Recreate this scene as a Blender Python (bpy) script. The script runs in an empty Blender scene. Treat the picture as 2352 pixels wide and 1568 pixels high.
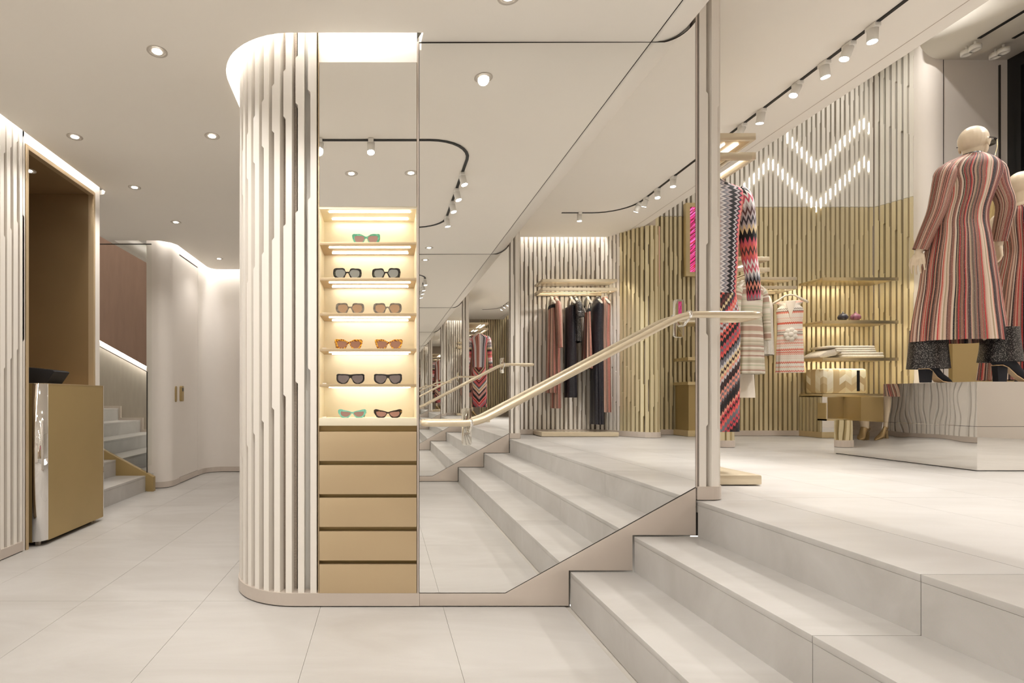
import bpy, bmesh, math, random
from mathutils import Vector, Matrix
random.seed(7)
PI = math.pi
SC = bpy.context.scene
COL = SC.collection
# ---------------------------------------------------------------- camera
FP, CX, CY, EYE = 1250.0, 880.0, 912.0, 1.039
D = 2.70            # distance of the mirrored partition in front
OY = D - 4.008      # the facing mirrored partition, behind the camera
UP = 0.527          # height of the raised floor
ZC = 2.80           # lower ceiling
ZU = 3.20           # upper ceiling
cam = bpy.data.cameras.new('camera')
cam.sensor_width = 36.0
cam.lens = FP / 2352 * 36
cam.shift_x = (1176 - CX) / 2352
cam.shift_y = (CY - 784) / 2352
cam.clip_start = 0.02
co = bpy.data.objects.new('camera', cam)
COL.objects.link(co)
co.location = (0, 0, EYE)
co.rotation_euler = (PI / 2, 0, 0)
SC.camera = co
# ---------------------------------------------------------------- world, exposure
w = bpy.data.worlds.new('world')
SC.world = w
w.use_nodes = True
w.node_tree.nodes['Background'].inputs[0].default_value = (1.0, 0.95, 0.88, 1)
w.node_tree.nodes['Background'].inputs[1].default_value = 0.9
SC.view_settings.view_transform = 'Standard'
SC.view_settings.look = 'None'
SC.view_settings.exposure = 0.87
SC.view_settings.gamma = 1.0
SC.view_settings.use_curve_mapping = False
SC.cycles.max_bounces = 16
SC.cycles.glossy_bounces = 12
SC.cycles.diffuse_bounces = 5
SC.cycles.transmission_bounces = 8
SC.cycles.transparent_max_bounces = 8
SC.cycles.use_denoising = True
SC.cycles.sample_clamp_indirect = 6
# lamp powers, tuned here
P_DOWN, P_TRACK, P_TRACK_UP, P_BAY = 19.5, 15.5, 33.0, 115.0
E_COVE, E_SHELF, E_LENS = 24.0, 8.0, 18.0
WARM = (1.0, 0.957, 0.90)
NEUT = (1.0, 0.97, 0.93)

def Xp(px, Y): return (px - CX) * Y / FP
def Zp(py, Y): return EYE + (CY - py) * Y / FP

# ---------------------------------------------------------------- materials
def nt(name):
    m = bpy.data.materials.new(name); m.use_nodes = True
    t = m.node_tree; b = t.nodes['Principled BSDF']
    return m, t, b
def lk(t, a, b): t.links.new(a, b)
def mth(t, op, a, b=None, c=None):
    n = t.nodes.new('ShaderNodeMath'); n.operation = op
    for i, v in enumerate((a, b, c)):
        if v is None: continue
        if isinstance(v, (int, float)): n.inputs[i].default_value = v
        else: t.links.new(v, n.inputs[i])
    return n.outputs[0]
def srgb(r, g, b):
    f = lambda c: (c / 255 / 12.92) if c / 255 <= .04045 else ((c / 255 + .055) / 1.055) ** 2.4
    return (f(r), f(g), f(b))
def paint(name, col, metal=0.0, rough=0.5, var=0.05, scale=6.0, bump=0.0, bscale=80, coat=0.0, stretch=(1, 1, 1), spec=0.5):
    m, t, b = nt(name)
    tc = t.nodes.new('ShaderNodeTexCoord'); mp = t.nodes.new('ShaderNodeMapping')
    mp.inputs['Scale'].default_value = stretch
    lk(t, tc.outputs['Object'], mp.inputs[0])
    n = t.nodes.new('ShaderNodeTexNoise'); n.inputs['Scale'].default_value = scale; n.inputs['Detail'].default_value = 4
    lk(t, mp.outputs[0], n.inputs['Vector'])
    r = t.nodes.new('ShaderNodeValToRGB')
    r.color_ramp.elements[0].position = .3; r.color_ramp.elements[1].position = .7
    r.color_ramp.elements[0].color = (*[c * (1 - var) for c in col], 1)
    r.color_ramp.elements[1].color = (*[min(1, c * (1 + var)) for c in col], 1)
    lk(t, n.outputs[0], r.inputs[0]); lk(t, r.outputs[0], b.inputs['Base Color'])
    b.inputs['Metallic'].default_value = metal; b.inputs['Roughness'].default_value = rough
    b.inputs['Coat Weight'].default_value = coat
    b.inputs['Specular IOR Level'].default_value = spec
    if bump:
        n2 = t.nodes.new('ShaderNodeTexNoise'); n2.inputs['Scale'].default_value = bscale
        lk(t, mp.outputs[0], n2.inputs['Vector'])
        bp = t.nodes.new('ShaderNodeBump'); bp.inputs['Strength'].default_value = bump; bp.inputs['Distance'].default_value = .002
        lk(t, n2.outputs[0], bp.inputs['Height']); lk(t, bp.outputs[0], b.inputs['Normal'])
    return m
def glow(name, col, e):
    m, t, b = nt(name)
    b.inputs['Base Color'].default_value = (.9, .9, .9, 1)
    b.inputs['Emission Color'].default_value = (*col, 1); b.inputs['Emission Strength'].default_value = e
    return m
def mirror(name, col, rough=0.0, wav=0.0, wscale=6):
    m, t, b = nt(name)
    b.inputs['Base Color'].default_value = (*col, 1); b.inputs['Metallic'].default_value = 1; b.inputs['Roughness'].default_value = rough
    if wav:
        tc = t.nodes.new('ShaderNodeTexCoord')
        n = t.nodes.new('ShaderNodeTexNoise'); n.inputs['Scale'].default_value = wscale; n.inputs['Detail'].default_value = 0
        lk(t, tc.outputs['Object'], n.inputs['Vector'])
        bp = t.nodes.new('ShaderNodeBump'); bp.inputs['Strength'].default_value = wav; bp.inputs['Distance'].default_value = .01
        lk(t, n.outputs[0], bp.inputs['Height']); lk(t, bp.outputs[0], b.inputs['Normal'])
    return m
def glassy(name, col, tr=1.0, rough=0.0, ior=1.45):
    m, t, b = nt(name)
    b.inputs['Base Color'].default_value = (*col, 1); b.inputs['Transmission Weight'].default_value = tr
    b.inputs['Roughness'].default_value = rough; b.inputs['IOR'].default_value = ior
    return m
def pane(name, col, gloss=.08):
    m = bpy.data.materials.new(name); m.use_nodes = True; t = m.node_tree
    t.nodes.remove(t.nodes['Principled BSDF']); o = t.nodes['Material Output']
    a = t.nodes.new('ShaderNodeBsdfTransparent'); a.inputs[0].default_value = (*col, 1)
    g = t.nodes.new('ShaderNodeBsdfGlossy'); g.inputs['Roughness'].default_value = 0.0
    fr = t.nodes.new('ShaderNodeLayerWeight'); fr.inputs[0].default_value = gloss
    x = t.nodes.new('ShaderNodeMixShader')
    lk(t, fr.outputs['Fresnel'], x.inputs[0]); lk(t, a.outputs[0], x.inputs[1]); lk(t, g.outputs[0], x.inputs[2]); lk(t, x.outputs[0], o.inputs[0])
    return m
def lens_mat(name, top, bot):
    m, t, b = nt(name)
    tc = t.nodes.new('ShaderNodeTexCoord'); s = t.nodes.new('ShaderNodeSeparateXYZ')
    lk(t, tc.outputs['Generated'], s.inputs[0])
    r = t.nodes.new('ShaderNodeValToRGB'); r.color_ramp.elements[0].color = (*bot, 1); r.color_ramp.elements[1].color = (*top, 1)
    lk(t, s.outputs[2], r.inputs[0]); lk(t, r.outputs[0], b.inputs['Base Color'])
    b.inputs['Transmission Weight'].default_value = .35; b.inputs['Roughness'].default_value = .04; b.inputs['IOR'].default_value = 1.1
    b.inputs['Coat Weight'].default_value = .5
    return m
def tort(name, dark, light, scale=160, thr=.5):
    m, t, b = nt(name)
    tc = t.nodes.new('ShaderNodeTexCoord')
    n = t.nodes.new('ShaderNodeTexNoise'); n.inputs['Scale'].default_value = scale; n.inputs['Detail'].default_value = 1
    lk(t, tc.outputs['Object'], n.inputs['Vector'])
    r = t.nodes.new('ShaderNodeValToRGB'); r.color_ramp.elements[0].position = thr - .04; r.color_ramp.elements[1].position = thr + .04
    r.color_ramp.elements[0].color = (*dark, 1); r.color_ramp.elements[1].color = (*light, 1)
    lk(t, n.outputs[0], r.inputs[0]); lk(t, r.outputs[0], b.inputs['Base Color'])
    b.inputs['Roughness'].default_value = .12; b.inputs['Coat Weight'].default_value = .6
    return m
def ramp_const(t, val, pal):
    r = t.nodes.new('ShaderNodeValToRGB'); cr = r.color_ramp; cr.interpolation = 'CONSTANT'
    n = len(pal)
    while len(cr.elements) < n: cr.elements.new(1.0)
    for i, c in enumerate(pal):
        cr.elements[i].position = i / n; cr.elements[i].color = (*c, 1)
    lk(t, val, r.inputs[0]); return r.outputs[0]
def knit(name, pal, fu, fv=0.0, fv2=0.0, zig=0.0, zper=1.0, axis='u', metal=.10, rough=.65, sparkle=True, vshape=0.0, ripple=.35):
    """bands of colour laid along u (axis 'u': vertical stripes) or v; zig bends every band into a zigzag"""
    m, t, b = nt(name)
    uv = t.nodes.new('ShaderNodeUVMap'); s = t.nodes.new('ShaderNodeSeparateXYZ'); lk(t, uv.outputs[0], s.inputs[0])
    u, v = s.outputs[0], s.outputs[1]
    a, o = (u, v) if axis == 'u' else (v, u)
    val = mth(t, 'MULTIPLY', a, fu)
    if vshape:
        dv = mth(t, 'ABSOLUTE', mth(t, 'SUBTRACT', mth(t, 'FRACT', o), .5))
        val = mth(t, 'ADD', val, mth(t, 'MULTIPLY', dv, vshape))
    if fv2: val = mth(t, 'ADD', val, mth(t, 'MULTIPLY', mth(t, 'PINGPONG', mth(t, 'ADD', o, .27), .5), fv2))
    if fv: val = mth(t, 'ADD', val, mth(t, 'MULTIPLY', o, fv))
    if zig:
        z = mth(t, 'PINGPONG', mth(t, 'MULTIPLY', o, zper), .5)
        val = mth(t, 'ADD', val, mth(t, 'MULTIPLY', z, zig))
    else:
        n = t.nodes.new('ShaderNodeTexNoise'); n.noise_dimensions = '2D'; n.inputs['Scale'].default_value = 1.0; n.inputs['Detail'].default_value = 3
        cb3 = t.nodes.new('ShaderNodeCombineXYZ'); lk(t, mth(t, 'MULTIPLY', a, 40.0), cb3.inputs[0]); lk(t, mth(t, 'MULTIPLY', o, .5), cb3.inputs[1]); lk(t, cb3.outputs[0], n.inputs['Vector'])
        val = mth(t, 'ADD', val, mth(t, 'MULTIPLY', n.outputs[0], ripple))
    wn = t.nodes.new('ShaderNodeTexWhiteNoise'); wn.noise_dimensions = '1D'; lk(t, mth(t, 'FLOOR', val), wn.inputs['W'])
    col = ramp_const(t, wn.outputs[0], pal)
    # pale flecks in the base colour stand in for the knit's sparkle
    if sparkle:
        vo = t.nodes.new('ShaderNodeTexVoronoi'); vo.inputs['Scale'].default_value = 230
        tc = t.nodes.new('ShaderNodeTexCoord'); lk(t, tc.outputs['Object'], vo.inputs['Vector'])
        sp = mth(t, 'LESS_THAN', vo.outputs['Distance'], .16)
        wn2 = t.nodes.new('ShaderNodeTexWhiteNoise'); lk(t, vo.outputs['Color'], wn2.inputs['Vector'])
        sp = mth(t, 'MULTIPLY', sp, mth(t, 'GREATER_THAN', wn2.outputs[0], .55))
        mx = t.nodes.new('ShaderNodeMix'); mx.data_type = 'RGBA'
        lk(t, mth(t, 'MULTIPLY', sp, .8), mx.inputs[0]); lk(t, col, mx.inputs[6]); mx.inputs[7].default_value = (.95, .9, .85, 1)
        col = mx.outputs[2]
    lk(t, col, b.inputs['Base Color'])
    b.inputs['Metallic'].default_value = metal; b.inputs['Roughness'].default_value = rough
    return m
def sequin(name, base, fleck, thr=.35, scale=220):
    m, t, b = nt(name)
    tc = t.nodes.new('ShaderNodeTexCoord'); vo = t.nodes.new('ShaderNodeTexVoronoi'); vo.inputs['Scale'].default_value = scale
    lk(t, tc.outputs['Object'], vo.inputs['Vector'])
    wn = t.nodes.new('ShaderNodeTexWhiteNoise'); lk(t, vo.outputs['Color'], wn.inputs['Vector'])
    g = mth(t, 'MULTIPLY', mth(t, 'LESS_THAN', vo.outputs['Distance'], .42), mth(t, 'GREATER_THAN', wn.outputs[0], 1 - thr))
    mx = t.nodes.new('ShaderNodeMix'); mx.data_type = 'RGBA'; lk(t, g, mx.inputs[0])
    mx.inputs[6].default_value = (*base, 1); mx.inputs[7].default_value = (*fleck, 1)
    lk(t, mx.outputs[2], b.inputs['Base Color']); lk(t, mth(t, 'MULTIPLY', g, .7), b.inputs['Metallic'])
    b.inputs['Roughness'].default_value = .35
    return m
def stone(name, c1, c2):
    m, t, b = nt(name)
    tc = t.nodes.new('ShaderNodeTexCoord')
    g = t.nodes.new('ShaderNodeNewGeometry')
    mp = t.nodes.new('ShaderNodeMapping'); mp.inputs['Rotation'].default_value = (.1, .2, .5); mp.inputs['Scale'].default_value = (.8, 2.2, 1.6)
    lk(t, g.outputs['Position'], mp.inputs[0])
    n = t.nodes.new('ShaderNodeTexNoise'); n.inputs['Scale'].default_value = 1.5; n.inputs['Detail'].default_value = 8; n.inputs['Roughness'].default_value = .6; n.inputs['Distortion'].default_value = .8
    lk(t, mp.outputs[0], n.inputs['Vector'])
    r = t.nodes.new('ShaderNodeValToRGB'); r.color_ramp.elements[0].position = .3; r.color_ramp.elements[1].position = .72
    r.color_ramp.elements[0].color = (*c1, 1); r.color_ramp.elements[1].color = (*c2, 1)
    lk(t, n.outputs[0], r.inputs[0])
    n3 = t.nodes.new('ShaderNodeTexNoise'); n3.inputs['Scale'].default_value = 400; lk(t, g.outputs['Position'], n3.inputs['Vector'])
    mx = t.nodes.new('ShaderNodeMix'); mx.data_type = 'RGBA'; mx.blend_type = 'MULTIPLY'; mx.inputs[0].default_value = .12
    lk(t, r.outputs[0], mx.inputs[6]); lk(t, n3.outputs['Color'], mx.inputs[7])
    lk(t, mx.outputs[2], b.inputs['Base Color'])
    b.inputs['Roughness'].default_value = .38; b.inputs['Specular IOR Level'].default_value = .4
    return m

M = {}
M['ceil'] = paint('ceiling_plaster', (.90, .86, .795), rough=.9, var=.01, scale=1, spec=.1)
M['plaster'] = paint('smooth_plaster', (.78, .73, .68), rough=.55, var=.015, scale=2, coat=.05)
M['white'] = paint('white_paint', (.86, .84, .80), rough=.5, var=.01)
M['slat'] = paint('slat_lacquer', (.82, .775, .715), rough=.38, var=.02, scale=3, stretch=(1, 1, .1))
M['slat_grey'] = paint('grey_slat_lacquer', (.72, .69, .62), rough=.42, var=.02, scale=3, stretch=(1, 1, .1))
M['niche_bronze'] = paint('niche_bronze', (.33, .225, .115), metal=.35, rough=.36, var=.04, scale=2)
M['base'] = paint('base_lacquer', (.56, .49, .43), rough=.35, var=.03)
M['mesh'] = paint('woven_backing', (.50, .43, .36), rough=.8, var=.25, scale=300, bump=.4, bscale=500)
M['gold'] = paint('champagne_lacquer', (.57, .44, .275), metal=.45, rough=.38, var=.02, scale=2)
M['gold_deep'] = paint('bronze_gold_panel', (.40, .29, .125), metal=.35, rough=.36, var=.04, scale=2)
M['gold_slat'] = paint('gold_slat_lacquer', (.68, .595, .385), metal=.35, rough=.34, var=.03, scale=3, stretch=(1, 1, .1))
M['gold_bright'] = paint('brushed_gold', (.72, .60, .36), metal=.8, rough=.28, var=.04, scale=8)
M['niche'] = paint('niche_lining', (.84, .77, .60), metal=.2, rough=.4, var=.02)
M['rail'] = paint('handrail_lacquer', (.70, .60, .44), metal=.35, rough=.26, var=.02, coat=.3)
M['chrome'] = mirror('polished_chrome', (.86, .84, .82), .03, .15, 3)
M['mirror'] = mirror('mirror_glass', (.94, .94, .93))
M['ped'] = mirror('polished_steel', (.86, .84, .80), .012, .12, 5)
M['stone'] = stone('pale_stone', (.44, .418, .392), (.535, .517, .495))
M['stone_dk'] = paint('joint_grout', (.44, .41, .37), rough=.9)
M['dark'] = paint('shadow_gap', (.03, .025, .02), rough=.8)
M['black'] = paint('black_plastic', (.012, .012, .012), rough=.3)
M['track'] = paint('black_track', (.01, .01, .01), rough=.5)
M['lamp_white'] = paint('white_lamp_shell', (.8, .78, .74), rough=.4)
M['trimgrey'] = paint('downlight_rim', (.55, .50, .44), rough=.4, metal=.2)
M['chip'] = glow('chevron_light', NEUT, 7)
M['cove'] = glow('cove_light', NEUT, E_COVE)
M['led'] = glow('led_strip', (1, .94, .82), E_SHELF)
M['led_hid'] = glow('led_strip_hidden', (1, .90, .72), 30)
M['lens'] = glow('lamp_lens', (1, .96, .88), E_LENS)
M['brown'] = paint('brown_wallcovering', (.32, .205, .15), rough=.75, var=.06, scale=3, stretch=(6, 6, 1))
M['greyfabric'] = paint('grey_wallcovering', (.42, .37, .31), rough=.75, var=.05, scale=4, stretch=(6, 6, 1))
M['glass'] = pane('clear_glass', (.975, .98, .97))
M['plate'] = mirror('bracket_mirror', (.80, .78, .72), .02)
M['darkglass'] = mirror('dark_window', (.03, .03, .05), .02)
M['skin'] = paint('mannequin_ivory', (.74, .62, .46), rough=.42, var=.02, coat=.15)
M['hanger'] = paint('cream_hanger', (.80, .75, .65), rough=.3)
M['wire'] = paint('steel_wire', (.5, .45, .4), metal=.9, rough=.3)
M['suede'] = paint('black_suede', (.008, .008, .012), rough=.85)
M['tan'] = paint('tan_sole', (.60, .42, .24), rough=.5)
M['goldshoe'] = paint('gold_leather', (.45, .32, .16), metal=.6, rough=.35)
PAL = [srgb(*c) for c in ((132, 94, 80), (176, 136, 118), (176, 60, 58), (58, 42, 42), (196, 172, 152), (104, 76, 68), (200, 144, 124), (24, 20, 26), (146, 108, 88), (160, 142, 116), (92, 64, 58), (140, 92, 80), (206, 186, 168), (84, 68, 62), (120, 100, 84), (150, 84, 76))]
PAL2 = [srgb(*c) for c in ((136, 98, 84), (190, 150, 132), (172, 82, 74), (90, 68, 62), (156, 116, 98), (210, 184, 166), (74, 58, 56), (150, 114, 98), (170, 110, 96), (112, 86, 76), (196, 166, 148))]
PALZ = [srgb(*c) for c in ((235, 232, 232), (28, 26, 30), (226, 148, 130), (140, 140, 150), (20, 18, 22), (224, 110, 100), (190, 180, 184), (60, 56, 64), (228, 205, 160), (205, 90, 110), (240, 236, 236), (90, 60, 60))]
PALZ2 = [srgb(*c) for c in ((28, 26, 30), (226, 148, 130), (110, 108, 116), (20, 18, 22), (200, 70, 80), (200, 196, 200), (60, 36, 36), (226, 205, 160), (70, 68, 78), (222, 100, 90), (24, 22, 26), (110, 60, 56))]
PALW = [srgb(*c) for c in ((244, 238, 226), (236, 178, 160), (246, 240, 232), (222, 110, 90), (240, 226, 214), (246, 240, 230), (150, 140, 132), (246, 238, 228), (240, 206, 192), (244, 236, 226))]
PALG = [srgb(*c) for c in ((200, 190, 170), (176, 166, 146), (210, 200, 184), (170, 140, 124), (186, 184, 160), (214, 206, 192))]
M['coat'] = knit('striped_lurex_knit', PAL, 210, ripple=3.0)
M['coat2'] = knit('striped_lurex_knit_dark', PAL, 190, ripple=3.0)
M['copper'] = knit('copper_striped_knit', PAL2, 130, ripple=3)
M['zigtop'] = knit('zigzag_knit_upright', PALZ, 56, zig=3.2, zper=36, metal=0, sparkle=False, rough=.8)
M['zigbot'] = knit('zigzag_knit_diagonal', PALZ2, 62, fv=0, zig=2.4, zper=50, axis='v', vshape=0, fv2=62, metal=0, sparkle=False, rough=.8)
M['zigarm'] = knit('zigzag_knit_sleeve', PALZ, 38, zig=3.0, zper=12, axis='v', metal=0, sparkle=False, rough=.8)
M['zigwhite'] = knit('pale_zigzag_knit', PALW, 75, zig=2.0, zper=40, axis='v', metal=0, sparkle=False, rough=.85)
M['greyknit'] = knit('grey_banded_knit', PALG, 60, axis='v', metal=0, sparkle=False, rough=.9)
M['pinkknit'] = knit('pale_pink_panel_knit', [srgb(*c) for c in ((244, 230, 214), (226, 190, 168), (246, 236, 222), (230, 200, 180))], 10, zig=.6, zper=30, metal=0, sparkle=False, rough=.9)
M['whiteknit'] = paint('white_boucle', (.80, .77, .70), rough=.95, var=.12, scale=90, bump=.8, bscale=160)
M['blackseq'] = sequin('black_sequin', (.010, .009, .010), (.55, .52, .48), .30, 270)
M['blacklurex'] = sequin('black_lurex', (.012, .011, .016), (.12, .12, .14), .25, 260)
M['blackfab'] = paint('black_fabric', (.012, .011, .013), rough=.85)

# ---------------------------------------------------------------- mesh builder
class MB:
    def __init__(s): s.v = []; s.f = []; s.uv = None; s.smooth = False
    def add(s, vs, fs):
        o = len(s.v); s.v += [tuple(v) for v in vs]; s.f += [tuple(i + o for i in f) for f in fs]; return s
    def box(s, x0, x1, y0, y1, z0, z1):
        v = [(x, y, z) for x in (x0, x1) for y in (y0, y1) for z in (z0, z1)]
        return s.add(v, [(0, 1, 3, 2), (4, 6, 7, 5), (0, 4, 5, 1), (2, 3, 7, 6), (0, 2, 6, 4), (1, 5, 7, 3)])
    def prism(s, pts, a, b, axis='y'):
        def P(p, q): return {'y': (p[0], q, p[1]), 'z': (p[0], p[1], q), 'x': (q, p[0], p[1])}[axis]
        n = len(pts); v = [P(p, a) for p in pts] + [P(p, b) for p in pts]
        return s.add(v, [tuple(range(n)), tuple(range(2 * n - 1, n - 1, -1))] + [(i, (i + 1) % n, (i + 1) % n + n, i + n) for i in range(n)])
    def sweep(s, path, prof, closed=False, cap=True):
        """prof: list of (side, z) swept along plan path [(x,y)], side = to the right of travel; path may hold z"""
        n = len(path); k = len(prof); vs = []
        for i, p in enumerate(path):
            if closed: a, b = path[(i - 1) % n], path[(i + 1) % n]
            else: a, b = path[max(0, i - 1)], path[min(n - 1, i + 1)]
            dx, dy = b[0] - a[0], b[1] - a[1]; L = math.hypot(dx, dy) or 1
            nx, ny = dy / L, -dx / L
            # mitre
            if 0 < i < n - 1 or closed:
                d1 = (p[0] - a[0], p[1] - a[1]); l1 = math.hypot(*d1) or 1
                m = (d1[1] / l1 * nx - d1[0] / l1 * ny); m = max(.5, m)
            else: m = 1
            pz = p[2] if len(p) > 2 else 0
            vs += [(p[0] + nx * q[0] / m, p[1] + ny * q[0] / m, pz + q[1]) for q in prof]
        fs = []
        for i in range(n if closed else n - 1):
            j = (i + 1) % n
            for a in range(k): fs.append((i * k + a, i * k + (a + 1) % k, j * k + (a + 1) % k, j * k + a))
        if cap and not closed: fs += [tuple(range(k - 1, -1, -1)), tuple((n - 1) * k + a for a in range(k))]
        return s.add(vs, fs)
    def tube(s, pts, r, seg=12, cap=True, flat=1.0):
        P3 = [Vector(p) for p in pts]; n = len(P3); rs = r if isinstance(r, (list, tuple)) else [r] * n
        up = Vector((0, 0, 1)); vs = []; pu = None
        for i, p in enumerate(P3):
            t = (P3[min(n - 1, i + 1)] - P3[max(0, i - 1)]).normalized()
            if pu is None:
                a = t.cross(up)
                if a.length < .1: a = t.cross(Vector((0, 1, 0)))
                a.normalize()
            else:
                a = (pu - t * pu.dot(t)).normalized()
            pu = a; b = t.cross(a)
            for q in range(seg):
                th = 2 * PI * q / seg
                vs.append(p + a * math.cos(th) * rs[i] + b * math.sin(th) * rs[i] * flat)
        fs = []
        for i in range(n - 1):
            for q in range(seg): fs.append((i * seg + q, i * seg + (q + 1) % seg, (i + 1) * seg + (q + 1) % seg, (i + 1) * seg + q))
        if cap: fs += [tuple(range(seg - 1, -1, -1)), tuple((n - 1) * seg + q for q in range(seg))]
        s.smooth = True
        return s.add(vs, fs)
    def lathe(s, prof, c=(0, 0, 0), seg=24):
        k = len(prof); vs = []
        for q in range(seg):
            th = 2 * PI * q / seg
            vs += [(c[0] + r * math.cos(th), c[1] + r * math.sin(th), c[2] + z) for r, z in prof]
        fs = [(q * k + a, ((q + 1) % seg) * k + a, ((q + 1) % seg) * k + a + 1, q * k + a + 1) for q in range(seg) for a in range(k - 1)]
        s.smooth = True
        return s.add(vs, fs)
    def ball(s, c, r, seg=16, rings=10, rot=None):
        if not isinstance(r, (tuple, list)): r = (r, r, r)
        vs = []; fs = []
        for i in range(rings + 1):
            ph = PI * i / rings
            for q in range(seg):
                th = 2 * PI * q / seg
                v = Vector((r[0] * math.sin(ph) * math.cos(th), r[1] * math.sin(ph) * math.sin(th), r[2] * math.cos(ph)))
                if rot: v = rot @ v
                vs.append(v + Vector(c))
        for i in range(rings):
            for q in range(seg): fs.append((i * seg + q, i * seg + (q + 1) % seg, (i + 1) * seg + (q + 1) % seg, (i + 1) * seg + q))
        s.smooth = True
        return s.add(vs, fs)
    def build(s, name, mat, parent=None, world=True, bevel=0.0, smooth=None, kind=None, label=None):
        me = bpy.data.meshes.new(name)
        off = Vector((0, 0, 0))
        if parent is not None and world: off = wl(parent)
        me.from_pydata([Vector(v) - off for v in s.v], [], s.f)
        bm = bmesh.new(); bm.from_mesh(me)
        if s.uv is None:
            bmesh.ops.remove_doubles(bm, verts=bm.verts, dist=1e-6)
        bmesh.ops.recalc_face_normals(bm, faces=bm.faces)
        if bevel:
            es = [e for e in bm.edges if len(e.link_faces) == 2 and e.calc_face_angle(0) > .6]
            if es: bmesh.ops.bevel(bm, geom=es, offset=bevel, segments=2, affect='EDGES', profile=.6, clamp_overlap=True)
        bm.to_mesh(me); bm.free()
        if s.uv is not None:
            ul = me.uv_layers.new(name='UVMap')
            for lp in me.loops: ul.data[lp.index].uv = s.uv[lp.vertex_index]
        if mat: me.materials.append(mat)
        sm = s.smooth if smooth is None else smooth
        if sm or bevel:
            for p in me.polygons: p.use_smooth = True
            if not sm or bevel: me.set_sharp_from_angle(angle=.7) if hasattr(me, 'set_sharp_from_angle') else None
        o = bpy.data.objects.new(name, me); COL.objects.link(o)
        if parent is not None: o.parent = parent
        if kind: o['kind'] = kind
        if label: o['label'] = label
        return o
def wl(o):
    v = Vector((0, 0, 0))
    while o is not None: v += o.location; o = o.parent
    return v
def thing(name, label, cat, loc=(0, 0, 0), rz=0.0, group=None):
    o = bpy.data.objects.new(name, None); COL.objects.link(o); o.empty_display_size = .1
    o.location = loc; o.rotation_euler = (0, 0, rz); tag(o, label, cat, group); return o
def tag(o, label, cat, group=None):
    o['label'] = label; o['category'] = cat
    if group: o['group'] = group
    return o
def struct(name, loc=(0, 0, 0)):
    o = bpy.data.objects.new(name, None); COL.objects.link(o); o.location = loc; o['kind'] = 'structure'; return o
def dup(o, loc=None, rz=None, label=None, parent=None):
    c = o.copy(); COL.objects.link(c)
    if parent is not None: c.parent = parent
    if loc is not None: c.location = loc
    if rz is not None: c.rotation_euler = (0, 0, rz)
    if label: c['label'] = label
    for ch in list(o.children): dup(ch, parent=c)
    return c
def catmull(rows, sub=4):
    n = len(rows); m = max(len(r) for r in rows); rows = [tuple(r) + (0, 8, 0)[len(r) - 5:] if len(r) < m or len(r) < 8 else tuple(r) for r in rows] if m > 3 else rows
    out = []
    for i in range(n - 1):
        p0, p1, p2, p3 = rows[max(0, i - 1)], rows[i], rows[i + 1], rows[min(n - 1, i + 2)]
        for k in range(sub):
            t = k / sub
            out.append(tuple(.5 * (2 * b + (c - a) * t + (2 * a - 5 * b + 4 * c - d) * t * t + (3 * b - a - 3 * c + d) * t ** 3) for a, b, c, d in zip(p0, p1, p2, p3)))
    out.append(tuple(rows[-1])); return out
def loft(secs, seg=48, closed_top=False, closed_bot=False):
    """secs: (cx, cy, z, rx, ry, pleat_amp, pleat_n, phase); u round, v down the length in metres"""
    secs = [tuple(q) + (0, 8, 0)[len(q) - 5:] for q in secs]
    pn_ = max(q[6] for q in secs if q[5]) if any(q[5] for q in secs) else 8
    secs = [q[:6] + (pn_, q[7]) for q in secs]
    if len(secs) >= 5: secs = catmull(secs)
    mb = MB(); uv = []; k = len(secs); vlen = 0
    for i, sct in enumerate(secs):
        cx, cy, z, rx, ry = sct[:5]; am = sct[5] if len(sct) > 5 else 0; pn = sct[6] if len(sct) > 6 else 8; ph = sct[7] if len(sct) > 7 else 0
        if i: vlen += math.dist((cx, cy, z), secs[i - 1][:3])
        for q in range(seg + 1):
            th = 2 * PI * q / seg
            g = 1 + am * math.sin(pn * th + ph + .5 * math.sin(3 * th))
            mb.v.append((cx + rx * g * math.cos(th), cy + ry * g * math.sin(th), z)); uv.append((q / seg, vlen))
    for i in range(k - 1):
        for q in range(seg):
            a = i * (seg + 1) + q
            mb.f.append((a, a + 1, a + seg + 2, a + seg + 1))
    if closed_top: mb.f.append(tuple(range(seg)))
    if closed_bot: mb.f.append(tuple((k - 1) * (seg + 1) + q for q in range(seg - 1, -1, -1)))
    mb.uv = uv; mb.smooth = True
    return mb
def tube_uv(pts, rs, seg=24, flat=1.0, u0=0.0, vs=1.0):
    if len(pts) >= 4:
        q = catmull([tuple(p) for p in pts]); rs = [v[0] for v in catmull([(r,) for r in rs])]; pts = q
    mb = MB(); P3 = [Vector(p) for p in pts]; n = len(P3); uv = []; pu = None; L = 0
    for i, p in enumerate(P3):
        t = (P3[min(n - 1, i + 1)] - P3[max(0, i - 1)]).normalized()
        if i: L += (p - P3[i - 1]).length
        if pu is None:
            a = t.cross(Vector((0, 1, 0)))
            if a.length < .1: a = t.cross(Vector((1, 0, 0)))
            a.normalize()
        else: a = (pu - t * pu.dot(t)).normalized()
        pu = a; b = t.cross(a)
        for q in range(seg + 1):
            th = 2 * PI * q / seg
            mb.v.append(tuple(p + a * math.cos(th) * rs[i] + b * math.sin(th) * rs[i] * flat)); uv.append((u0 + q / seg, L * vs))
    for i in range(n - 1):
        for q in range(seg):
            A = i * (seg + 1) + q; mb.f.append((A, A + 1, A + seg + 2, A + seg + 1))
    mb.uv = uv; mb.smooth = True
    return mb
def arc(cx, cy, r, a0, a1, n=10):
    return [(cx + r * math.cos(math.radians(a0 + (a1 - a0) * i / n)), cy + r * math.sin(math.radians(a0 + (a1 - a0) * i / n))) for i in range(n + 1)]
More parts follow.
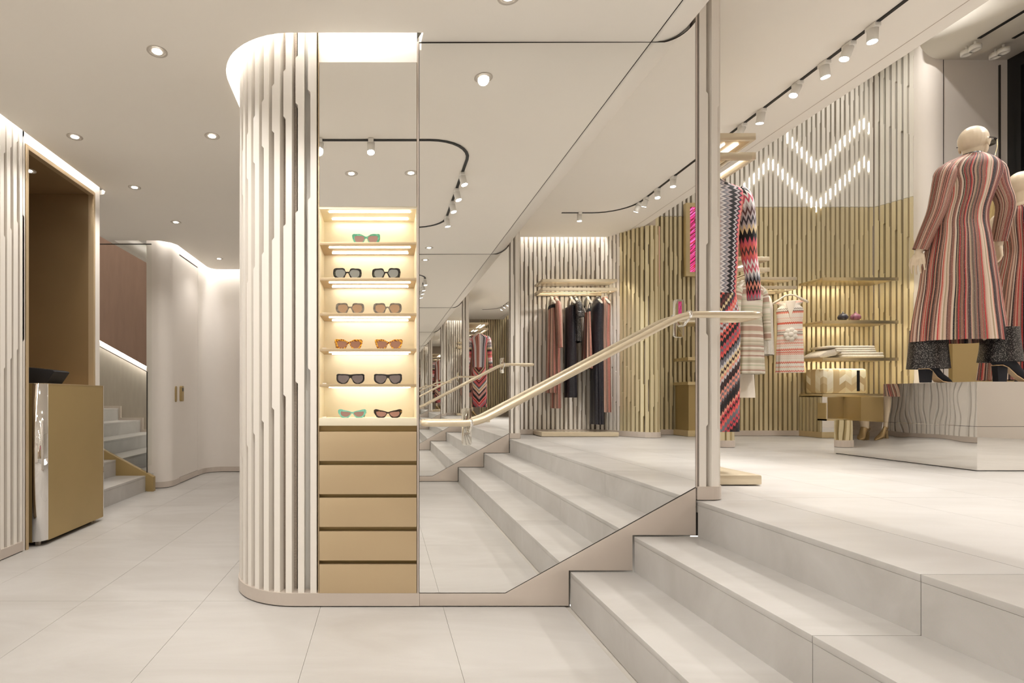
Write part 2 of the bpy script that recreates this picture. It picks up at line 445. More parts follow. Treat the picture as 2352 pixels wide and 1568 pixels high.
def smoothpath(pts, r=.05, n=6):
    """round the corners of a 3-D polyline"""
    P3 = [Vector(p) for p in pts]; out = [P3[0]]
    for i in range(1, len(P3) - 1):
        a, b, c = P3[i - 1], P3[i], P3[i + 1]
        d1, d2 = (a - b), (c - b); k = min(r, d1.length * .48, d2.length * .48)
        p, q = b + d1.normalized() * k, b + d2.normalized() * k
        for j in range(n + 1):
            t = j / n; out.append(p * (1 - t) ** 2 + b * 2 * t * (1 - t) + q * t * t)
    out.append(P3[-1]); return out
# ================================================================ helpers for the setting
def plate(name, outer, holes, z0, z1, mat, parent=None, kind=None):
    bm = bmesh.new()
    def loop(pts):
        vs = [bm.verts.new((x, y, z0)) for x, y in pts]
        return [bm.edges.new((vs[i], vs[(i + 1) % len(vs)])) for i in range(len(vs))]
    es = loop(outer)
    for h in holes: es += loop(h)
    bmesh.ops.triangle_fill(bm, use_beauty=True, use_dissolve=False, edges=es)
    r = bmesh.ops.extrude_face_region(bm, geom=list(bm.faces))
    for v in r['geom']:
        if isinstance(v, bmesh.types.BMVert): v.co.z = z1
    bmesh.ops.recalc_face_normals(bm, faces=bm.faces)
    me = bpy.data.meshes.new(name); bm.to_mesh(me); bm.free(); me.materials.append(mat)
    o = bpy.data.objects.new(name, me); COL.objects.link(o)
    if parent: o.parent = parent
    if kind: o['kind'] = kind
    return o
class Path:
    def __init__(s, pts):
        s.p = pts; s.L = [0]
        for a, b in zip(pts, pts[1:]): s.L.append(s.L[-1] + math.dist(a, b))
        s.len = s.L[-1]
    def at(s, d):
        i = 0
        while i < len(s.p) - 2 and s.L[i + 1] < d: i += 1
        a, b = s.p[i], s.p[i + 1]; l = math.dist(a, b); t = (d - s.L[i]) / l
        tx, ty = (b[0] - a[0]) / l, (b[1] - a[1]) / l
        return (a[0] + tx * (d - s.L[i]), a[1] + ty * (d - s.L[i])), (tx, ty)
def slats(parent, path, s0, s1, pitch, z0, z1, jog, mat, wide=.043, nar=.031, dep=.045, out=1, first=0, gradual=None):
    """bars standing along a plan path; out=+1: outward side is to the left of travel. one edge of each bar steps in and out at heights jog(i)"""
    i = first; d = s0; lst = []
    while d < s1:
        (x, y), _ = path.at(d); (x2, y2), _ = path.at(d + wide)
        tx, ty = x2 - x, y2 - y; l = math.hypot(tx, ty) or 1; tx /= l; ty /= l
        nx, ny = -ty * out, tx * out
        zs, wd = jog(i); cur = wd
        for zj in zs:
            if zj >= z1 - .04: cur = not cur
        edge = [(wide if cur else nar, z1)]
        for zj in zs:
            if zj < z1 - .04 and zj > z0 + .06:
                edge += [(wide if cur else nar, zj + .006), (nar if cur else wide, zj - .006)]
            cur = not cur if zj < z1 - .04 and zj > z0 + .06 else cur
        edge.append((edge[-1][0], z0))
        out2 = [(0, z0), (0, z1)] + edge
        n = len(out2); v = []
        for q in (0, -dep):
            v += [(x + tx * a + nx * q, y + ty * a + ny * q, z) for a, z in out2]
        mb = MB(); mb.add(v, [tuple(range(n)), tuple(range(2 * n - 1, n - 1, -1))] + [(k, (k + 1) % n, (k + 1) % n + n, k + n) for k in range(n)])
        lst.append(mb.build('slat', mat, parent))
        d += pitch; i += 1
    return lst
def offs(path, off, out=1):
    """offset a plan path sideways (positive = outward)"""
    r = []
    n = len(path)
    for i, p in enumerate(path):
        a, b = path[max(0, i - 1)], path[min(n - 1, i + 1)]
        dx, dy = b[0] - a[0], b[1] - a[1]; l = math.hypot(dx, dy) or 1
        m = 1
        if 0 < i < n - 1:
            d1 = math.dist(a, p) or 1; u = ((p[0] - a[0]) / d1, (p[1] - a[1]) / d1); m = max(.6, (u[0] * dx + u[1] * dy) / l)
        r.append((p[0] - dy / l * off * out / m, p[1] + dx / l * off * out / m))
    return r
def skin_along(name, path, z0, z1, t0, t1, mat, parent, out=1, world=True):
    """solid sheet following a plan path between outward offsets t0 and t1"""
    a = offs(path, t0, out); b = offs(path, t1, out)
    mb = MB(); n = len(a)
    v = [(x, y, z0) for x, y in a] + [(x, y, z1) for x, y in a] + [(x, y, z0) for x, y in b] + [(x, y, z1) for x, y in b]
    f = []
    for i in range(n - 1):
        f += [(i, i + 1, n + i + 1, n + i), (2 * n + i, 3 * n + i, 3 * n + i + 1, 2 * n + i + 1), (n + i, n + i + 1, 3 * n + i + 1, 3 * n + i), (i, 2 * n + i, 2 * n + i + 1, i + 1)]
    f += [(0, n, 3 * n, 2 * n), (n - 1, 3 * n - 1, 4 * n - 1, 2 * n - 1)]
    mb.add(v, f); return mb.build(name, mat, parent, world)
def spot(parent_loc, power, angle=100, blend=.6, rad=.04, col=WARM, aim=(0, 0, -1), name='lamp'):
    l = bpy.data.lights.new(name, 'SPOT'); l.energy = power; l.color = col; l.spot_size = math.radians(angle); l.spot_blend = blend; l.shadow_soft_size = rad
    o = bpy.data.objects.new(name, l); COL.objects.link(o); o.location = parent_loc
    o.rotation_euler = Vector(aim).to_track_quat('-Z', 'Y').to_euler(); return o

# ================================================================ floors, as stone slabs with fine joints
fl = struct('floor')
MB().box(-4.6, .935, -1.9, 8.3, -.06, -.004).build('subfloor', M['stone_dk'], fl)
JX = [-3.945 + .607 * k for k in range(9)]      # joints run towards the camera; one passes X = -0.31
JX = [-.31 + .607 * k for k in range(-6, 3)]
JY = [2.775 + 1.2 * k for k in range(-4, 5)]
def tile(x0, x1, y0, y1, z, par, name='tile', th=.012):
    g = .0008
    MB().box(x0 + g, x1 - g, y0 + g, y1 - g, z - th, z).build(name, M['stone'], par)
for a, b in zip(JX, JX[1:]):
    b = min(b, .9265)
    if a >= .9: continue
    for c, d in zip(JY, JY[1:]): tile(a, b, c, d, 0, fl)
fu = struct('floor')
MB().box(1.56, 8.2, -2.2, 8.1, UP - .06, UP - .004).build('subfloor', M['stone_dk'], fu)
UX = [1.914 + .607 * k for k in range(0, 11)]
for a, b in zip(UX, UX[1:]):
    for c, d in zip(JY, JY[1:]): tile(a, b, c, d, UP, fu)
st = struct('stairs')
RX = [.9265, 1.2419, 1.5555]
RZ = [.175, .35, UP]
for k in range(3):
    x0 = RX[k]; x1 = RX[k + 1] if k < 2 else 1.914; zt = RZ[k]; zb = RZ[k - 1] if k else 0
    MB().box(x0 + .02, x1 + .03, OY + .012, D - .012, zb - .03, zt - .03).build('step_core', M['stone_dk'], st)
    js = [OY + .008, .375, 1.575, D - .008]
    for a, b in zip(js, js[1:]):
        g = .0012
        MB().box(x0 + .0, x1 + (-.0012 if k == 2 else .02), a + g, b - g, zt - .022, zt).build('tread', M['stone'], st, bevel=.0015)
        MB().box(x0 + .001, x0 + .021, a + g, b - g, zb, zt - .0225).build('riser', M['stone'], st)
# nosing strip of the raised floor beyond both partitions
for a, b in ((D - .008, 3.975), (3.975, 5.175), (5.175, 6.375), (6.375, 7.2), (-2.2, OY + .008)):
    tile(1.556, 1.914, a, b, UP, fu)

# ================================================================ the two facing partitions
def YY(q, side):            # q = distance in front of the partition's face, into the stair hall
    return D - q if side == 0 else OY + q
JOGC = [2.793, 2.559, 2.024, 1.177]
def jog_col(i): return ([z - .065 * i for z in [3.9, 3.5] + JOGC], False)
partition = []
for side in (0, 1):
    wp = struct('wall_back' if side == 0 else 'wall_front')
    partition.append(wp)
    s = 1 if side == 0 else -1
    # core block, set back behind face
    if side == 0:
        MB().box(.22, 1.54, D + .03, 3.46, 0, ZC + .3).build('core', M['white'], wp)
        MB().box(-.42, -.36, D + .07, 3.46, 0, 2.97).build('core', M['white'], wp)
        MB().prism([(-.44, D + .07)] + [(x, y) for x, y in arc(-.44, 3.054, .284, -90, -180, 8)] + [(-.724, 3.4), (-.44, 3.4)], 0, 2.97, 'z').build('core', M['white'], wp)
        MB().box(-.42, .22, D + .26, 3.46, 0, 2.97).build('core', M['white'], wp)
    else:
        MB().box(-2.5, 1.54, YY(-.75, 1), YY(-.03, 1), 0, ZC + .3).build('core', M['white'], wp)
        MB().box(-2.5, -.06, YY(-.03, 1), YY(0, 1), .07, ZC).build('panel', M['plaster'], wp)
        MB().box(-2.5, .19, YY(-.03, 1), YY(.004, 1), 0, .069).build('base', M['base'], wp)
    # dark reveal behind stringer
    pts = [(.178, 0), (.93, 0), (.93, .175), (1.2419, .175), (1.2419, .35), (1.62, .35), (1.62, UP - .03), (1.5555, UP - .03), (1.5555, .6), (.6, .069), (.178, .069)]
    MB().prism(pts, YY(-.02, side), YY(-.012, side)).build('shadow_gap', M['dark'], wp)
    g = .006
    pts = [(.180, g), (.9265 - g, g), (.9265 - g, .175 + g), (1.2419 - g, .175 + g), (1.2419 - g, .35 + g), (1.5555 - g, .35 + g), (1.5555 - g, .589), (.606, .067), (.180, .067)]
    MB().prism(pts, YY(-.012, side), YY(.004, side)).build('stringer', M['base'], wp, bevel=.001)
    # rounded slatted end
    r = .06
    if side == 0: path = [(1.557, D)] + arc(1.640, D + r, r, -90, 0, 6) + [(1.70, 3.5), (1.70, 7.1)]; out = -1
    else: path = [(1.557, OY)] + arc(1.640, OY - r, r, 90, 0, 6) + [(1.70, OY - .55)]; out = 1
    skin_along('base', path, UP + .004, .596, -.05, .004, M['base'], wp, out)
    skin_along('backing', path, .59, ZU, -.075, -.055, M['mesh'], wp, out)
    slats(wp, Path(path), .012, Path(path).len - .05, .0610, .596, ZU, lambda i: ([2.9 - .065 * i + .9, 2.55 - .065 * i, 1.8 - .065 * i + (.2 if i % 2 else 0), 1.35, .9 - .02 * i], i % 2 == 0), M['slat'], out=out, wide=.043, nar=.034)
    MB().box(1.549, 1.557, YY(-.06, side), YY(.003, side), .592, ZU).build('edge_profile', M['base'], wp)
    mbx = MB().box(1.5, 1.64, YY(-.1, side), YY(-4.4 if side == 0 else -.5, side), UP, ZU)
    mbx.build('core', M['white'], wp)
# left rounded end of the near partition
wp = partition[0]
LP = [(-.322, D), (-.44, D)] + arc(-.44, 3.054, .354, -90, -180, 16)[1:] + [(-.794, 3.4)] + arc(-.44, 3.4, .354, 180, 90, 10)[1:] + [(.2, 3.754), (1.6, 3.754)]
skin_along('base', LP, .006, .069, -.06, .006, M['base'], wp, 1)
skin_along('plinth_shadow', LP, 0, .008, -.06, -.004, M['dark'], wp, 1)
skin_along('backing', LP[1:], .069, 2.97, -.075, -.058, M['mesh'], wp, 1)
slats(wp, Path(LP), .008, 1.75, .0616, .069, 2.96, jog_col, M['slat'])
MB().box(-.322, .179, D - .006, D + .05, .006, .069).build('base', M['base'], wp)
MB().box(-.322, .179, D + .002, D + .05, 0, .008).build('plinth_shadow', M['dark'], wp)

# ================================================================ mirrors on both partitions
def mirror_panel(side, label):
    g = .0025
    x0 = .180 if side == 0 else -.05
    curve = [(1.3935 + (1.5465 - 1.3935) * k / 8, 2.791 + (.245 - math.sqrt(max(0, .245 ** 2 - (max(0, 1.3935 + (1.5465 - 1.3935) * k / 8 - 1.345)) ** 2)))) for k in range(9)]
    pts = [(x0, .069 + g), (.6055, .069 + g), (1.5465, .592 + g)] + curve[::-1] + [(x0, 2.791)]
    t = MB().prism(pts, YY(.004, side), YY(-.004, side)).build('mirror_panel', M['mirror'])
    tag(t, label, 'mirror')
    pt2 = [(x0 - .003, .069), (.607, .069), (1.549, .590)] + [(x + .004, z + .0085) for x, z in curve[::-1]] + [(x0 - .003, 2.7995)]
    MB().prism(pt2, YY(.0015, side), YY(-.008, side)).build('edge', M['dark'], t)
    return t
mirror_panel(0, 'large wall mirror above the stair skirting facing the camera, reflecting the whole shop')
mirror_panel(1, 'facing stair wall mirror, seen only as the smaller reflection inside the large mirror')

# ================================================================ lower ceiling with light slots
SL = .07
hole = [(.194, D - SL)] + [(-.44, D - SL)] + arc(-.44, 3.054, .424, -90, -180, 16)[1:] + [(-.876, 3.4)] + arc(-.44, 3.4, .436, 180, 90, 8)[1:] + [(.2, 3.6), (.1, 3.3), (.1, D + .2), (.188, D + .0), (.190, D - .02)]
outer = [(-2.38, -1.9), (1.329, -1.9), (1.329, 7.50), (-2.30, 7.50), (-2.36, 7.44), (-2.38, 7.36), (-2.38, 6.30), (-2.42, 6.20), (-2.52, 6.12), (-3.02, 6.12), (-3.02, 4.76), (-2.50, 4.75), (-2.42, 4.72), (-2.38, 4.66)]
cl = struct('ceiling')
MB().box(1.3265, 1.3305, OY - .5, 7.5, ZC - .0012, ZC + .01).build('joint_line', M['dark'], cl)
plate('ceiling_board', outer, [hole], ZC, ZC + .04, M['ceil'], cl)
MB().prism([(1.329, ZC)] + [(1.329 + .25 * math.sin(a * PI / 24), ZC + .25 - .25 * math.cos(a * PI / 24)) for a in range(1, 13)] + [(1.579, ZU + .1), (1.329, ZU + .1)], -2.2, 7.6).build('ceiling_cove', M['ceil'], cl, smooth=True)
MB().box(-3.0, 1.33, -1.9, 7.9, ZC + .16, ZC + .2).build('slot_lid', M['white'], cl)
MB().box(-3.1, -3.02, 4.7, 8.2, ZC, ZC + 2.0).build('stairwell_edge', M['ceil'], cl)
# ================================================================ upper ceiling
uo = [(1.575, -1.955), (3.37, -1.955), (3.30, -1.6), (3.30, 6.7), (3.37, 7.11), (1.575, 7.11)]
hole2 = [(1.735, D + .18), (1.735, 4.95), (1.65, 4.95), (1.65, D + .02), (1.71, D + .04)]
cu = struct('ceiling')
plate('ceiling_board', uo, [], ZU, ZU + .04, M['ceil'], cu)
MB().box(3.188, 3.192, -1.98, 7.11, ZU - .002, ZU + .001).build('joint_line', M['base'], cu)
MB().box(1.5, 3.3, -2.3, 7.4, ZU + .16, ZU + .2).build('slot_lid', M['white'], cu)
MB().box(3.28, 3.36, -2.3, 7.4, ZU + .12, 5.9).build('ceiling_fascia', M['ceil'], cu)
# void and window bay above the raised floor
cb = struct('ceiling')
prof = [(8.0, 5.13)] + [(6.78 + .30 * math.cos(math.radians(a)), 5.43 + .30 * math.sin(math.radians(a))) for a in range(-90, -181, -10)] + [(6.48, 6.0), (8.0, 6.0)]
MB().prism(prof, -2.2, 6.6).build('ceiling_board', M['ceil'], cb, smooth=True)
MB().box(3.3, 6.6, -2.3, 7.6, 5.9, 6.0).build('ceiling_board', M['ceil'], cb)
# ================================================================ slot lights
def cove_strip(name, path, z, wdt, parent, e='cove'):
    MB().sweep([(x, y, z) for x, y in path], [(-wdt / 2, 0), (wdt / 2, 0), (wdt / 2, .008), (-wdt / 2, .008)]).build(name, M[e], parent)
cove_strip('light_strip', [(.18, D - .045), (-.44, D - .045)] + arc(-.44, 3.054, .40, -90, -180, 12)[1:] + [(-.84, 3.4)] + arc(-.44, 3.4, .4, 180, 90, 6)[1:], ZC + .145, .03, cl)
cove_strip('light_strip', [(-2.40, 2.0), (-2.40, 4.66)], ZC + .145, .03, cl)
cove_strip('light_strip', [(-2.56, 6.15), (-2.47, 6.17), (-2.42, 6.24), (-2.41, 6.4), (-2.41, 7.38), (-2.38, 7.48), (-2.30, 7.54), (1.2, 7.54)], ZC + .145, .03, cl)
cove_strip('light_strip', [(1.75, -1.985), (3.3, -1.985)], ZU + .15, .05, cu)

# ================================================================ left wall, niche, wall beyond
wl_ = struct('wall_left')
LX = -2.435
pl = [(LX, 1.6), (LX, 3.675)]
skin_along('base', pl, .006, .069, -.06, .006, M['base'], wl_, -1)
skin_along('plinth_shadow', pl, 0, .008, -.06, -.004, M['dark'], wl_, -1)
skin_along('backing', pl, .069, 2.93, -.075, -.058, M['mesh'], wl_, -1)
slats(wl_, Path(pl), .015, 2.05, .0616, .069, 2.93, lambda i: ([z + .065 * i - 1.9 for z in [5.2, 4.8, 4.2, 3.5] + JOGC], False), M['slat'], out=-1)
MB().box(-2.62, LX - .07, 1.6, 3.62, 0, 2.94).build('core', M['white'], wl_)
NZ = 2.745
MB().box(-2.62, LX, 3.675, 3.70, .0, 2.94).build('jamb', M['plaster'], wl_)
MB().box(-3.4, LX, 4.585, 4.675, 0, 2.94).build('jamb', M['plaster'], wl_)
MB().box(-2.62, LX, 3.70, 4.585, NZ + .02, 2.94).build('lintel', M['plaster'], wl_)
nl = MB().box(-3.32, -3.30, 3.70, 4.585, 0, NZ + .02)
nl.build('niche_back', M['niche_bronze'], wl_)
MB().box(-3.32, LX + .004, 4.565, 4.585, 0, NZ + .02).build('niche_side', M['niche_bronze'], wl_)
MB().box(-3.32, LX + .004, 3.70, 3.72, 0, NZ + .02).build('niche_side', M['niche_bronze'], wl_)
MB().box(-3.32, LX + .004, 3.72, 4.565, NZ, NZ + .02).build('niche_top', M['niche_bronze'], wl_)
MB().box(-2.47, LX + .010, 3.700, 3.725, 0, NZ + .012).build('niche_edging', M['gold'], wl_)
MB().box(-2.47, LX + .010, 4.560, 4.585, 0, NZ + .012).build('niche_edging', M['gold'], wl_)
MB().box(-2.47, LX + .010, 3.725, 4.560, NZ - .012, NZ + .012).build('niche_edging', M['gold'], wl_)
# stairwell behind the left wall
MB().box(-8, -2.60, 8.18, 8.30, 0, 4.9).build('stair_wall', M['greyfabric'], wl_)
MB().box(-8, -3.4, 4.50, 4.62, 0, 4.9).build('stair_wall_near', M['greyfabric'], wl_)
MB().box(-8, -3.02, 4.5, 8.3, 4.8, 4.9).build('stairwell_ceiling', M['ceil'], wl_)
# lower wainscot below the lit handrail line, proud of the brown wallcovering
def sz(x, z0): return z0 + (-x - 2.62) * .557
za = Zp(848, 8.15); xa = Xp(354, 8.15)
def rz_(x): return za + (xa - x) * .557
MB().prism([(-2.62, 0), (-8, 0), (-8, rz_(-8)), (-2.62, rz_(-2.62))], 8.10, 8.18).build('wainscot', M['greyfabric'], wl_)
MB().prism([(-2.62, rz_(-2.62)), (-8, rz_(-8)), (-8, 4.9), (-2.62, 4.9)], 8.03, 8.17).build('wallcovering', M['brown'], wl_)
MB().prism([(-2.62, rz_(-2.62) - .008), (-8, rz_(-8) - .008), (-8, rz_(-8) - .001), (-2.62, rz_(-2.62) - .001)], 8.045, 8.065).build('light_strip', M['cove'], wl_)
# plaster wall with rounded corners on the far left, and its concealed door
PW = [(-2.70, 6.21), (-2.60, 6.21)] + arc(-2.60, 6.36, .15, -90, 0, 10)[1:] + [(-2.45, 7.34)] + [(-2.45 + .26 * (1 - math.cos(a * PI / 20)), 7.34 + .26 * math.sin(a * PI / 20)) for a in range(1, 11)] + [(1.7, 7.60)]
wf = struct('wall_left')
i0 = 12
def seg(path, a, b): return path[a:b]
DY0, DY1 = 6.545, 7.20
pA = PW[:12] + [(-2.45, DY0 - .003)]
pB = [(-2.45, DY1 + .003)] + PW[12:]
for q in (pA, pB):
    skin_along('panel', q, .07, 2.93, -.12, 0, M['plaster'], wf, -1).data.polygons.foreach_set('use_smooth', [True] * (len(q) * 4 - 2))
    skin_along('base', q, .006, .072, -.1, .006, M['base'], wf, -1)
    skin_along('plinth_shadow', q, 0, .008, -.1, -.004, M['dark'], wf, -1)
for o in list(wf.children):
    if o.name.startswith('panel'): o.data.set_sharp_from_angle(angle=.6)
MB().box(-2.57, -2.45, DY0, DY1, 2.76, 2.93).build('panel', M['plaster'], wf)
dr = struct('door_1')
MB().box(-2.50, -2.452, DY0, DY1, .078, 2.745).build('door_leaf', M['plaster'], dr)
MB().box(-2.50, -2.444, DY0, DY1, .010, .074).build('base', M['base'], dr)
MB().box(-2.57, -2.46, DY0 - .003, DY1 + .003, 0, 2.76).build('shadow_gap', M['dark'], dr)
def oval(y0, y1, z0, z1, r, x0, x1):
    mb = MB(); pts = arc(y1 - r, z1 - r, r, 0, 90, 5) + arc(y0 + r, z1 - r, r, 90, 180, 5) + arc(y0 + r, z0 + r, r, 180, 270, 5) + arc(y1 - r, z0 + r, r, 270, 360, 5)
    return mb.prism(pts, x0, x1, 'x')
zz0, zz1 = 1.039 - 10 / FP * 6.5, 1.039 + 26 / FP * 6.5
oval(6.40, 6.45, .985, 1.17, .024, -2.452, -2.440).build('pull_plate', M['gold_deep'], dr)
oval(6.555, 6.625, .99, 1.175, .02, -2.456, -2.425).build('lock_case', M['gold_deep'], dr)
oval(6.57, 6.61, 1.11, 1.15, .006, -2.43, -2.422).build('lock_keypad', M['black'], dr)

# side staircase with glass balustrade
s2 = struct('stairs')
SX = [-2.62 - .327 * k for k in range(12)]
for k in range(11):
    x1, x0 = SX[k], SX[k + 1]; zt = .175 * (k + 1)
    for (ya, yb) in ((4.69, 6.0), (6.06, 8.09)):
        xx = x1 if (ya < 6 or k > 0) else x1
        MB().box(x0 - .02, xx, ya, yb, zt - .025, zt).build('tread', M['stone'], s2, bevel=.0015)
        MB().box(xx - .02, xx - .001, ya, yb, zt - .175, zt - .0255).build('riser', M['stone'], s2)
MB().box(-8, SX[1], 4.7, 8.09, 0, .1).build('step_core', M['stone_dk'], s2)
gz = lambda x, z0: z0 + (-x - 2.616) * .535
MB().prism([(-2.60, 0), (-6.2, 1.4), (-6.2, gz(-6.2, .205)), (-2.616, .205), (-2.535, .16), (-2.535, 0)], 6.00, 6.06).build('stringer', M['gold_deep'], s2, bevel=.002)
x_ = -4.09
tr = []
for k in range(1, 9):
    x1, x0 = SX[k - 1], SX[k]; zt = .175 * k
    tr += [(x1, zt), (x0, zt)]
pts = [(x + .0, z + .045) for x, z in tr]; low = [(x, z) for x, z in tr]
for k in range(1, 9):
    x1, x0 = SX[k - 1], SX[k]; zt = .175 * k
    MB().box(x0 - .0, x1 + .035, 8.07, 8.10, zt, zt + .035).build('skirting', M['base'], s2)
    MB().box(x0, x0 + .035, 8.07, 8.10, zt + .035, zt + .175).build('skirting', M['base'], s2)
gb = MB().prism([(-2.616, .19), (-6.2, gz(-6.2, .19)), (-6.2, gz(-6.2, .19) + 1.13), (-2.616, 1.32)], 6.024, 6.036).build('glass_balustrade', M['glass'])
tag(gb, 'clear glass balustrade panel with sloping top beside the far left stairs', 'balustrade')
MB().box(-2.619, -2.613, 6.022, 6.038, .19, 1.322).build('edge', M['dark'], gb)
MB().prism([(-2.616, 1.318), (-6.2, gz(-6.2, .19) + 1.128), (-6.2, gz(-6.2, .19) + 1.134), (-2.616, 1.324)], 6.022, 6.038).build('edge', M['dark'], gb)
gs = MB().box(-2.98, -2.54, 6.10, 6.112, .3, 2.755).build('glass_screen', M['glass'])
gs2 = thing('glass_screen', 'tall clear glass screen with black top edge beside the rounded plaster wall', 'glass screen', (-2.9, 6.1, 0))
bpy.data.objects.remove(gs)
MB().box(-3.20, -2.60, 6.10, 6.112, .28, 2.752).build('pane', M['glass'], gs2)
MB().sweep([(-3.20, 6.106), (-2.60, 6.106)], [(-.007, 2.752), (.007, 2.752), (.007, 2.760), (-.007, 2.760)]).build('top_edge', M['dark'], gs2)
MB().tube([(-3.20 - .09 * math.sin(a * PI / 24), 6.106, 2.756 + .09 * (1 - math.cos(a * PI / 24))) for a in range(9)], .004, 6).build('top_edge', M['dark'], gs2)

# ================================================================ raised floor walls
wr = struct('wall_far')
TRI = lambda i, P=12: abs((i % P) - P / 2) / (P / 2)
YB = 7.19
bp = [(1.70, YB), (6.50, YB)] + [(6.50 + .14 * t / 6, YB - .44 * t / 6) for t in range(1, 7)]
MB().box(1.6, 6.6, YB + .07, YB + .15, 0, 5.9).build('core', M['mesh'], wr)
skin_along('base', bp, UP + .004, .600, -.08, .006, M['base'], wr, -1)
skin_along('backing', bp, .59, 5.9, -.075, -.055, M['mesh'], wr, -1)
ZM = 3.55
def jog_back(i): return ([z + .36 * TRI(i) for z in (5.3, 4.9, 4.3, 3.0, 2.35, 1.85, 1.25)], i % 2 == 0)
slats(wr, Path(bp), 1.0, 5.22, .0632, .600, ZM, jog_back, M['gold_slat'], out=-1, wide=.044, nar=.036)
slats(wr, Path(bp), 1.0, 5.22, .0632, ZM + .004, 5.85, jog_back, M['slat_grey'], out=-1, wide=.044, nar=.036)
# lit chevrons in the upper slats; each tapered tail imitates glow fading down
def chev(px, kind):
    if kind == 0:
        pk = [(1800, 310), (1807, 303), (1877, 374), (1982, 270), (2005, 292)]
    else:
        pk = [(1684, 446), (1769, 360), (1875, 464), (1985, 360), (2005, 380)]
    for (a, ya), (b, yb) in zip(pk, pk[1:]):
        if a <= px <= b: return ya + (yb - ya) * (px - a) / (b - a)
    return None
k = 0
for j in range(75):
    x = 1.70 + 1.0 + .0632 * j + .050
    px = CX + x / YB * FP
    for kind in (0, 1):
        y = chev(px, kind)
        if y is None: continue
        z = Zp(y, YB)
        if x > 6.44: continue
        MB().prism([(x + .002, z - .035), (x + .007, z - .13), (x + .012, z - .13), (x + .018, z - .035), (x + .018, z + .012), (x + .002, z - .006)], YB + .012, YB + .02).build('light_chip_glow', M['chip'], wr)
wq = struct('wall_right')
bn = [(6.66, 6.95)] + [(6.60 + .02, 6.75)] + [(6.62 + .16 * (1 - math.cos(a * PI / 16)), 6.75 - .15 * math.sin(a * PI / 16)) for a in range(1, 9)] + [(7.6, 6.60)]
bo = skin_along('panel', bn, UP, 5.5, -.14, 0, M['plaster'], wq, -1)
for p_ in bo.data.polygons: p_.use_smooth = True
bo.data.set_sharp_from_angle(angle=.6)
MB().box(7.46, 7.475, 6.585, 6.605, UP, 5.06).build('slot', M['dark'], wq)
MB().box(6.79, 6.793, 6.594, 6.605, UP, 5.13).build('joint', M['dark'], wq)
MB().box(7.58, 7.68, -2.2, 6.7, UP - .1, .9).build('sill', M['plaster'], wq)
wn_ = struct('window_1')
MB().box(7.57, 7.70, 6.46, 6.62, UP, 5.15).build('frame', M['black'], wn_)
MB().box(7.57, 7.70, 4.6, 6.46, 4.98, 5.15).build('frame', M['black'], wn_)
MB().box(7.57, 7.70, 4.6, 4.7, .9, 4.98).build('frame', M['black'], wn_)
MB().box(7.58, 7.68, -2.2, 4.6, .9, 5.13).build('panel', M['plaster'], wq)
MB().box(7.64, 7.66, 4.7, 6.46, .9, 4.98).build('pane', M['darkglass'], wn_)
# wall of the raised floor behind the camera (seen in the mirrors)
wo = struct('wall_front')
Yo = -2.04
S = [(1.72, Yo), (2.9, Yo)] + [(2.9 + .46 * t / 8, Yo + .60 * (1 - math.cos(PI * t / 8)) / 2) for t in range(1, 9)] + arc(3.40, Yo + .60 - .13, .13, 90, 0, 6)
S2 = [(3.53, -1.57), (3.53, -1.99), (3.56, -2.02), (7.6, -2.02)]
skin_along('base', S, UP + .004, .600, -.06, .006, M['base'], wo, 1)
skin_along('backing', S, .59, 3.34, -.075, -.055, M['mesh'], wo, 1)
skin_along('base', S2, UP + .004, .600, -.06, .006, M['base'], wo, 1)
skin_along('backing', S2, .59, 5.6, -.075, -.055, M['mesh'], wo, 1)
ps = Path(S)
def jog_o(i): return ([z + .30 * TRI(i, 10) for z in (2.9, 2.65, 2.25, 1.75, 1.2, .8)], i % 3 == 0)
slats(wo, ps, .10, 1.52, .0605, .600, ZU + .12, jog_o, M['slat'], out=1, wide=.042, nar=.032)
slats(wo, ps, 1.535, ps.len - .05, .0605, .600, ZU - .002, jog_o, M['gold_slat'], out=1, wide=.042, nar=.032)
slats(wo, Path(S2), .02, 2.6, .0605, .600, 3.5, jog_o, M['gold_slat'], out=1, wide=.042, nar=.032)
slats(wo, Path(S2), .02, 2.6, .0605, 3.505, 5.5, jog_o, M['slat_grey'], out=1, wide=.042, nar=.032)
MB().box(-2.6, 7.7, -2.3, -2.14, 0, 6).build('core', M['plaster'], wo)
# gold-slatted rounded pier behind the hanging dress
wg = struct('wall_pier')
G = [(3.40, 7.1), (3.40, 5.62)] + arc(3.50, 5.62, .10, 180, 270, 6)[1:] + arc(3.51, 5.62, .10, -90, 0, 6) + [(3.61, 7.1)]
skin_along('base', G, UP + .004, .600, -.1, .006, M['base'], wg, -1)
skin_along('backing', G, .59, ZU, -.075, -.055, M['mesh'], wg, -1)
slats(wg, Path(G), 1.20, Path(G).len - .05, .0605, .600, ZU - .002, jog_o, M['gold_slat'], out=-1, wide=.042, nar=.032)
MB().box(3.46, 3.55, 5.62, 7.2, UP, ZU).build('core', M['plaster'], wg)
MB().box(-.5, 1.6, 7.5, 7.7, 0, 3.2).build('panel', M['plaster'], wf)
